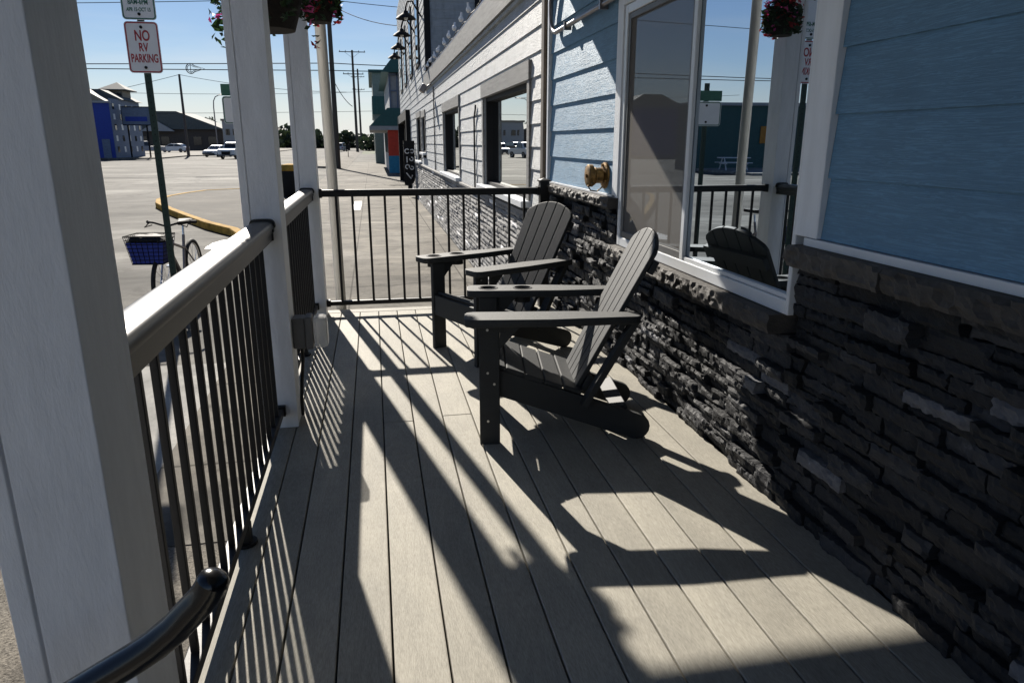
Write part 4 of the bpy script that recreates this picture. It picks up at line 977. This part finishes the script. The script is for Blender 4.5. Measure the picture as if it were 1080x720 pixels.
# ================================================================== CARS
def make_car(loc, rz, paint, kind, label):
    """local +x forward, wheels on z = 0"""
    t = thing('parked_car', label, 'car', loc, rz, 'cars parked along the far street')
    P = CAR[paint]
    if kind == 'suv':
        L, Wd, low = 4.6, 1.86, [(-2.3, .45), (-2.28, .95), (-2.2, 1.02), (1.0, 1.05), (2.1, .92), (2.28, .78), (2.3, .42), (2.1, .3), (-2.1, .3)]
        cab = [(-2.2, 1.0), (-2.02, 1.62), (-1.7, 1.72), (.2, 1.72), (.6, 1.62), (1.15, 1.03)]
    elif kind == 'pickup':
        L, Wd, low = 5.4, 1.95, [(-2.7, .55), (-2.7, 1.08), (-.5, 1.1), (1.2, 1.14), (2.5, 1.08), (2.68, .9), (2.7, .5), (2.5, .4), (-2.5, .4)]
        cab = [(-.6, 1.08), (-.5, 1.72), (-.2, 1.84), (.7, 1.84), (1.0, 1.74), (1.5, 1.12)]
    else:
        L, Wd, low = 4.5, 1.78, [(-2.25, .42), (-2.25, .85), (-2.1, .93), (.9, .95), (2.0, .8), (2.22, .66), (2.25, .36), (2.05, .24), (-2.05, .24)]
        cab = [(-1.95, .92), (-1.25, 1.38), (-.8, 1.45), (.15, 1.45), (.5, 1.38), (1.2, .94)]
    w = Wd / 2
    m = MB(); m.prism([(x, -w, z) for x, z in low], (0, Wd, 0))
    q = [(x, -w + .06 + .16 * (z - 1) , z) for x, z in cab]; q2 = [(x, w - .06 - .16 * (z - 1), z) for x, z in cab]; n = len(cab)
    m.add(q + q2, [tuple(range(n)), tuple(range(2 * n - 1, n - 1, -1))] + [(i, n + i, n + (i + 1) % n, (i + 1) % n) for i in range(n)])
    m.build('body', P, t, bevel=.05)
    # glass: windscreen, rear window, side windows, each its own sheet set just outside the cabin
    def inset(a, b, y, e=.012): return
    (xa, za), (xb, zb) = cab[-2], cab[-1]; zt = za - .03; 
    fx = lambda z, A, B: A[0] + (B[0] - A[0]) * (z - A[1]) / (B[1] - A[1])
    for nm, A, B, s in (('windscreen', cab[-2], cab[-1], 1), ('rear_window', cab[1], cab[0], -1)):
        zt, zb_ = A[1] - .05, B[1] + .1; ww = w - .22
        vs = [(fx(zb_, A, B) + s * .015, -ww, zb_ + .01), (fx(zb_, A, B) + s * .015, ww, zb_ + .01), (fx(zt, A, B) + s * .015, ww - .06, zt + .01), (fx(zt, A, B) + s * .015, -ww + .06, zt + .01)]
        m = MB(); m.prism(vs, (s * .02, 0, .012)); m.build(nm, M['darkglass'], t)
    zt, zb_ = cab[2][1] - .1, cab[0][1] + .08; xm = (cab[2][0] + cab[3][0]) / 2 + .05
    for s in (-1, 1):
        for (xa, xb, xc, xd) in ((fx(zb_, cab[1], cab[0]) + .12, xm - .05, xm - .05, cab[1][0] + .2), (xm + .03, fx(zb_, cab[-2], cab[-1]) - .12, cab[-2][0] - .05, xm + .03)):
            yb, yt = w - .06 - .16 * (zb_ - 1), w - .06 - .16 * (zt - 1)
            m = MB(); m.prism([(xa, s * (yb + .012), zb_), (xb, s * (yb + .012), zb_), (xc, s * (yt + .012), zt), (xd, s * (yt + .012), zt)], (0, s * .012, 0)); m.build('side_window', M['darkglass'], t)
        m = MB(); m.box(L / 2 - .14, L / 2 + .012, s * (w - .42) - .18, s * (w - .42) + .2, low[4][1] - .22, low[4][1] - .06); m.build('headlight', M['headlight'], t, bevel=.03)
        m = MB(); m.box(-L / 2 - .012, -L / 2 + .1, s * (w - .2) - .13, s * (w - .2) + .13, low[1][1] - .3, low[1][1] - .08); m.build('tail_light', M['taillight'], t, bevel=.02)
    for x in (-L * .3, L * .31):
        for s in (-1, 1):
            rad = .36 if kind != 'sedan' else .32
            m = MB(); m.lathe([(rad * .62, -.1), (rad, -.1), (rad, .1), (rad * .62, .1)], (x, s * (w - .07), rad), (0, 1, 0), 22); wh = m.build('wheel', M['tyre'], t, bevel=.02)
            m = MB(); m.lathe([(rad * .6, -.105), (rad * .6, .105), (rad * .2, .09)], (x, s * (w - .07), rad), (0, s, 0), 16); m.build('rim', M['rim'], wh)
    m = MB(); m.box(L / 2 + .004, L / 2 + .045, -w * .5, w * .5, .5, low[4][1] - .24); m.build('grille', M['dark'], t)
    m = MB(); m.box(L / 2 - .05, L / 2 + .06, -w * .96, w * .96, .34, .5); m.build('front_bumper', M['box_grey'], t, bevel=.03)
    m = MB(); m.box(-L / 2 - .05, -L / 2 + .05, -w * .96, w * .96, .38, .55); m.build('rear_bumper', M['box_grey'], t, bevel=.03)
    return t
D = lambda a: R(a)
make_car((-15.2, 88.4, G), D(-105), 'white', 'pickup', 'white pickup coming towards the viewer, nearest of the far vehicles')
make_car((-19.6, 101, G), D(-112), 'white', 'sedan', 'white car half hidden just left of the oncoming pickup')
make_car((-16.2, 112, G), D(-100), 'silver', 'suv', 'silver car behind the oncoming white pickup')
make_car((-33.5, 136, G + .14), D(170), 'white', 'sedan', 'pale car parked side on in front of the grey roofed building')
make_car((-34.2, 122, G + .14), D(200), 'grey', 'pickup', 'dark grey pickup parked beside the deep blue building')
make_car((-6.1, 150, G), D(82), 'silver', 'suv', 'silver car parked at the kerb behind the nearest utility pole')
make_car((-6.6, 166, G), D(85), 'grey', 'suv', 'grey car parked beyond the silver one at the kerb')
make_car((-29, 265, G), D(-95), 'white', 'suv', 'white car far down the street between the porch posts')
make_car((-26, 150, G + .14), D(-100), 'black', 'suv', 'black car far behind the oncoming pickup')

# ================================================================== FAR BUILDINGS
bl = thing('blue_motel', 'deep blue block with grey blue shingled front, gabled top and rooftop cupola', 'building', (-30, 95, G))
W5 = lambda mb, n, mt, p=bl, **k: mb.build(n, mt, p, world=True, **k)
m = MB(); m.box(-36, -28.0, 88.5, 99, G, 5.6); W5(m, 'blue_wall', M['navy'])
m = MB(); m.box(-27.99, -27.9, 88.5, 99, G, 5.9); W5(m, 'shingle_front', M['slate_blue'])
k = 0
for zz in (.5, 1.7, 2.9, 4.0, 5.1):
    for yy_ in (89.4, 91.6, 93.8, 96.0, 98.0):
        m = MB(); m.box(-27.898, -27.86, yy_ - .28, yy_ + .28, zz - .3, zz + .3); W5(m, 'window', M['blue_white'] if k % 2 else M['darkglass']); k += 1
m = MB(); m.prism([(-36, 88.3, 5.62), (-28.3, 88.3, 5.62), (-30.6, 88.3, 7.0), (-33, 88.3, 7.0)], (0, 3, 0)); W5(m, 'gable', M['tan'])
m = MB(); m.box(-30.3, -28.4, 95, 98, 5.7, 7.1); W5(m, 'cupola', M['tan'])
for q_ in (-29.9, -29.0):
    m = MB(); m.box(q_, q_ + .5, 94.93, 94.98, 6.3, 6.95); W5(m, 'window', M['darkglass'])
m = MB(); m.box(-36.1, -27.75, 88.2, 88.45, 5.4, 5.6); W5(m, 'gutter', M['greywall'])
m = MB(); m.box(-29.2, -28.4, 88.42, 88.48, G + .14, 1.6); W5(m, 'door', M['slate_blue'])

m = MB(); m.prism([(-30.8, 94.4, 7.11), (-27.8, 94.4, 7.11), (-27.8, 98.6, 7.11), (-30.8, 98.6, 7.11)], (0, 0, .08)); m.add([(-30.8, 94.4, 7.2), (-27.8, 94.4, 7.2), (-27.8, 98.6, 7.2), (-30.8, 98.6, 7.2), (-29.3, 96.5, 8.1)], [(0, 1, 4), (1, 2, 4), (2, 3, 4), (3, 0, 4), (3, 2, 1, 0)]); W5(m, 'cupola_roof', M['roof_grey'])
m = MB(); m.prism([(-33, 91.4, 5.91), (-27.5, 91.4, 5.91), (-29.6, 91.4, 7.0), (-33, 91.4, 7.0)], (0, 8, 0)); W5(m, 'rear_roof', M['roof_grey'])
sg = thing('roadside_billboard', 'dark framed billboard standing in front of the grey roofed building', 'billboard', (-26.2, 91.0, G))
m = MB(); m.box(-1.35, 1.55, -.05, .1, 3.75, 5.6); p = m.build('board', M['slate_blue'], sg)
m = MB(); m.box(-1.05, 1.25, -.09, -.055, 4.1, 4.6); m.build('stripe', M['navy'], p); m = MB(); m.box(-1.4, 1.6, -.1, .12, 3.65, 3.745); m.box(-1.4, 1.6, -.1, .12, 5.605, 5.7); m.box(-1.4, -1.351, -.1, .12, 3.745, 5.605); m.box(1.551, 1.6, -.1, .12, 3.745, 5.605); m.build('frame', M['dark'], p)
m = MB(); m.cyl((-.9, 0, 0), (-.9, 0, 3.7), .09); m.build('support', M['dark'], sg); m = MB(); m.cyl((1.1, 0, 0), (1.1, 0, 3.7), .09); m.build('support', M['dark'], sg)
gr = thing('grey_roofed_building', 'long low brown building with a grey pitched roof', 'building', (-40, 172, G))
W6 = lambda mb, n, mt, p=gr, **k: mb.build(n, mt, p, world=True, **k)
m = MB(); m.box(-56, -31.8, 170, 186, G, 3.9); W6(m, 'wall', M['brownwall'])
m = MB(); m.prism([(-58, 169, 3.91), (-31, 169, 3.91), (-40.5, 169, 7.6), (-58, 169, 7.6)], (0, 17, 0)); W6(m, 'roof', M['roof_grey'])
m = MB(); m.prism([(-47.8, 168.5, 3.5), (-41, 168.5, 3.5), (-44.4, 168.5, 5.6)], (0, -.3, 0)); W6(m, 'gable', M['greywall'])
for x in (-52, -48, -43.5, -37, -34): 
    m = MB(); m.box(x - .8, x + .8, 169.9, 169.97, .7, 2.4); W6(m, 'window', M['darkglass'])
bxo = thing('boxy_building', 'small pale boxy building with flat roof behind the oncoming pickup', 'building', (-28.5, 165, G))
W7 = lambda mb, n, mt, p=bxo, **k: mb.build(n, mt, p, world=True, **k)
m = MB(); m.box(-30.2, -22, 162, 175, G, 5.5); W7(m, 'wall', M['greywall']); m = MB(); m.box(-30.4, -21.8, 161.8, 175.2, 5.51, 5.9); W7(m, 'parapet', M['tan'])
for x, z in ((-29.2, 3.3), (-27.8, 3.3), (-26, 3.3), (-29, .7), (-27.4, .8)):
    m = MB(); m.box(x - .4, x + .4, 161.92, 161.98, z - .6, z + .6); W7(m, 'window', M['darkglass'])
tb = thing('teal_building', 'long teal one storey building across the street, seen in the window reflection', 'building', (-22, 48, G))
W8 = lambda mb, n, mt, p=tb, **k: mb.build(n, mt, p, world=True, **k)
m = MB(); m.box(-34, -17.9, 46, 48, G, 3.6); W8(m, 'wall', M['teal_wall'])
m = MB(); m.box(-34.2, -17.8, 45.8, 48.1, 3.61, 3.8); W8(m, 'parapet', M['greywall'])
m = MB(); m.box(-24.2, -23.0, 45.92, 45.97, 1.2, 2.3); W8(m, 'orange_panel', M['orange'])
m = MB(); m.box(-32, -29, 45.9, 45.97, G, 2.4); W8(m, 'door', M['dark'])
bh = thing('brown_house', 'brown house with a pitched roof beyond the teal building', 'building', (-40, 50, G))
m = MB(); m.box(-46, -35, 48, 54, G, 3.4); m.build('wall', M['brownwall'], bh, world=True)
m = MB(); m.prism([(-47, 47.5, 3.41), (-34.4, 47.5, 3.41), (-40.5, 47.5, 6.4)], (0, 7, 0)); m.build('roof', M['roof_grey'], bh, world=True)
tp = MB(); tp.prism([(-40, 38, G), (-18.2, 38, G), (-18.2, 46, G), (-40, 46, G)], (0, 0, .14)); structure(tp, 'teal_building_pavement', M['pad'])
pt = thing('picnic_table', 'white picnic table in front of the teal building', 'picnic table', (-19.4, 42.5, G + .14), R(10))
m = MB(); m.box(-.95, .95, -.38, .38, .72, .77); m.build('tabletop', M['blue_white'], pt)
for s in (-1, 1):
    m = MB(); m.box(-.95, .95, s * .68 - .13, s * .68 + .13, .43, .47); m.build('bench', M['blue_white'], pt)
    m = MB(); m.beam((s * .65, -.75, 0), (s * .65, -.2, .72), .05, .09); m.beam((s * .65, .75, 0), (s * .65, .2, .72), .05, .09); m.box(s * .65 - .025, s * .65 + .025, -.8, .8, .36, .43); m.build('trestle', M['blue_white'], pt)

# ================================================================== FAR TREES
def leaf_cloud(mb, c, rx, ry, rz_, n, size, rnd):
    for _ in range(n):
        while True:
            p = Vector((rnd.uniform(-1, 1), rnd.uniform(-1, 1), rnd.uniform(-1, 1)))
            if p.length < 1: break
        if p.length < .45 and rnd.random() < .6: p *= 1.8
        p = Vector((c[0] + p.x * rx, c[1] + p.y * ry, c[2] + p.z * rz_))
        a = Vector((rnd.gauss(0, 1), rnd.gauss(0, 1), rnd.gauss(0, 1))).normalized(); b = a.cross(Vector((rnd.gauss(0, 1), rnd.gauss(0, 1), rnd.gauss(0, 1)))).normalized(); s = size * rnd.uniform(.5, 1.4)
        mb.add([p - a * s, p + b * s * .6, p + a * s, p - b * s * .6], [(0, 1, 2, 3)])
rnd = random.Random(9); m = MB()
for i in range(300):
    x = -150 + i * .68 + rnd.uniform(-1, 1); y = rnd.uniform(232, 262); h = rnd.uniform(4.6, 7.0) if x < -18 else rnd.uniform(3.4, 5.0)
    leaf_cloud(m, (x, y, G + h * .42), rnd.uniform(2.6, 4.2), 2.5, h * .55, 110, .8, rnd)
tag(m.build('distant_wood', M['far_leaf']), 'dark band of trees along the skyline beyond the street', 'wood', kind='stuff')
m = MB(); rnd = random.Random(19)
for i in range(60):
    x = -2 + i * .35 + rnd.uniform(-.4, .4); leaf_cloud(m, (x, rnd.uniform(160, 172), G + 1.6), 2, 2, rnd.uniform(1.0, 2.2), 60, .4, rnd)
tag(m.build('roadside_hedge', M['far_leaf']), 'dark scrub at the end of the sidewalk beyond the shops', 'hedge', kind='stuff')
def tree(x, y, h, w, label, seed):
    t = thing('broadleaf_tree', label, 'tree', (x, y, G), 0, 'single trees on the skyline'); rnd = random.Random(seed)
    m = MB(); m.tube([(0, 0, 0), (.1, 0, h * .3), (-.1, .1, h * .62), (0, 0, h * .9)], .2, 8, radii=[.3, .24, .14, .04])
    for k in range(6):
        a = rnd.uniform(0, 6.28); z = h * rnd.uniform(.3, .6); m.tube([(0, 0, z), (w * .5 * math.cos(a), w * .5 * math.sin(a), z + h * .2)], .08, 6, radii=[.11, .03])
    m.build('trunk', M['pole_wood'], t)
    m = MB()
    for k in range(12):
        a = rnd.uniform(0, 6.28); r = w * .62 * math.sqrt(rnd.random()); leaf_cloud(m, (r * math.cos(a), r * math.sin(a), h * rnd.uniform(.45, .9)), w * .36, w * .36, h * .14, 90, .3, rnd)
    m.build('crown', M['far_leaf'], t)
tree(-5.3, 176, 4.6, 3.2, 'small round tree on the skyline left of the distant poles', 2)
tree(-33.0, 226, 9.2, 4.5, 'tree rising above the dark skyline between the porch posts', 4)
tree(-45, 214, 8.2, 4.0, 'tree on the skyline behind the grey roofed building', 6)

# ================================================================== LIGHT, SKY, CAMERA
to_sun = Vector((-.35, 1.69, 1)).normalized()
el = math.asin(to_sun.z); az = math.atan2(to_sun.x, to_sun.y)      # azimuth from +y towards +x
sd = bpy.data.lights.new('sun', 'SUN'); sd.energy = 5.0; sd.angle = R(.53); sd.color = (1, .93, .83)
so = bpy.data.objects.new('sun', sd); COL.objects.link(so); so.rotation_euler = (-to_sun).to_track_quat('-Z', 'Y').to_euler()
w = bpy.data.worlds.new('World'); SC.world = w; w.use_nodes = True; nt = w.node_tree; nt.nodes.clear()
sky = nt.nodes.new('ShaderNodeTexSky'); sky.sky_type = 'NISHITA'; sky.sun_disc = False; sky.sun_elevation = el; sky.sun_rotation = az
sky.air_density = 1.0; sky.dust_density = 0; sky.ozone_density = 3.2; sky.altitude = 50
bg = nt.nodes.new('ShaderNodeBackground'); bg.inputs[1].default_value = .05
wo = nt.nodes.new('ShaderNodeOutputWorld'); tn = nt.nodes.new('ShaderNodeMix'); tn.data_type = 'RGBA'; tn.blend_type = 'MULTIPLY'; tn.inputs[0].default_value = 1; tn.inputs[7].default_value = (.87, .825, .88, 1)
nt.links.new(sky.outputs[0], tn.inputs[6]); tc = nt.nodes.new('ShaderNodeTexCoord'); mp = nt.nodes.new('ShaderNodeMapping'); mp.inputs['Scale'].default_value = (1.6, 1.6, 13)
nz = nt.nodes.new('ShaderNodeTexNoise'); nz.inputs['Scale'].default_value = 2.1; nz.inputs['Detail'].default_value = 7; nz.inputs['Distortion'].default_value = .4
nt.links.new(tc.outputs['Generated'], mp.inputs[0]); nt.links.new(mp.outputs[0], nz.inputs['Vector'])
sx = nt.nodes.new('ShaderNodeSeparateXYZ'); nt.links.new(tc.outputs['Generated'], sx.inputs[0])
m1 = nt.nodes.new('ShaderNodeMapRange'); m1.inputs[1].default_value = .46; m1.inputs[2].default_value = .72; nt.links.new(nz.outputs[0], m1.inputs[0])
m2 = nt.nodes.new('ShaderNodeMapRange'); m2.inputs[1].default_value = .17; m2.inputs[2].default_value = .05; nt.links.new(sx.outputs[2], m2.inputs[0])
mm = nt.nodes.new('ShaderNodeMath'); mm.operation = 'MULTIPLY'; nt.links.new(m1.outputs[0], mm.inputs[0]); nt.links.new(m2.outputs[0], mm.inputs[1])
mk = nt.nodes.new('ShaderNodeMath'); mk.operation = 'MULTIPLY'; mk.inputs[1].default_value = .55; nt.links.new(mm.outputs[0], mk.inputs[0])
m3 = nt.nodes.new('ShaderNodeMapRange'); m3.inputs[1].default_value = .09; m3.inputs[2].default_value = 0; m3.inputs[4].default_value = .8; nt.links.new(sx.outputs[2], m3.inputs[0])
mxm = nt.nodes.new('ShaderNodeMath'); mxm.operation = 'MAXIMUM'; nt.links.new(mk.outputs[0], mxm.inputs[0]); nt.links.new(m3.outputs[0], mxm.inputs[1])
cl = nt.nodes.new('ShaderNodeMix'); cl.data_type = 'RGBA'; cl.inputs[7].default_value = (8.6, 8.9, 9.2, 1)          # thin cloud near the horizon, in the sky's own units
nt.links.new(mxm.outputs[0], cl.inputs[0]); nt.links.new(tn.outputs[2], cl.inputs[6]); nt.links.new(cl.outputs[2], bg.inputs[0]); nt.links.new(bg.outputs[0], wo.inputs[0])
cd = bpy.data.cameras.new('camera'); co = bpy.data.objects.new('camera', cd); COL.objects.link(co)
cd.sensor_width = 36; cd.lens = 750 / 1080 * 36; cd.clip_end = 3000; cd.clip_start = .02
ps, th = R(10.76), R(15.642)
fwd = Vector((math.sin(ps) * math.cos(th), math.cos(ps) * math.cos(th), -math.sin(th)))
co.location = (0, 0, 1.28); co.rotation_euler = fwd.to_track_quat('-Z', 'Y').to_euler()
SC.camera = co
vs = SC.view_settings; vs.view_transform = 'Standard'; vs.look = 'None'; vs.gamma = 1; vs.use_curve_mapping = False; vs.exposure = .9
SC.cycles.max_bounces = 8; SC.cycles.diffuse_bounces = 4; SC.cycles.transparent_max_bounces = 8
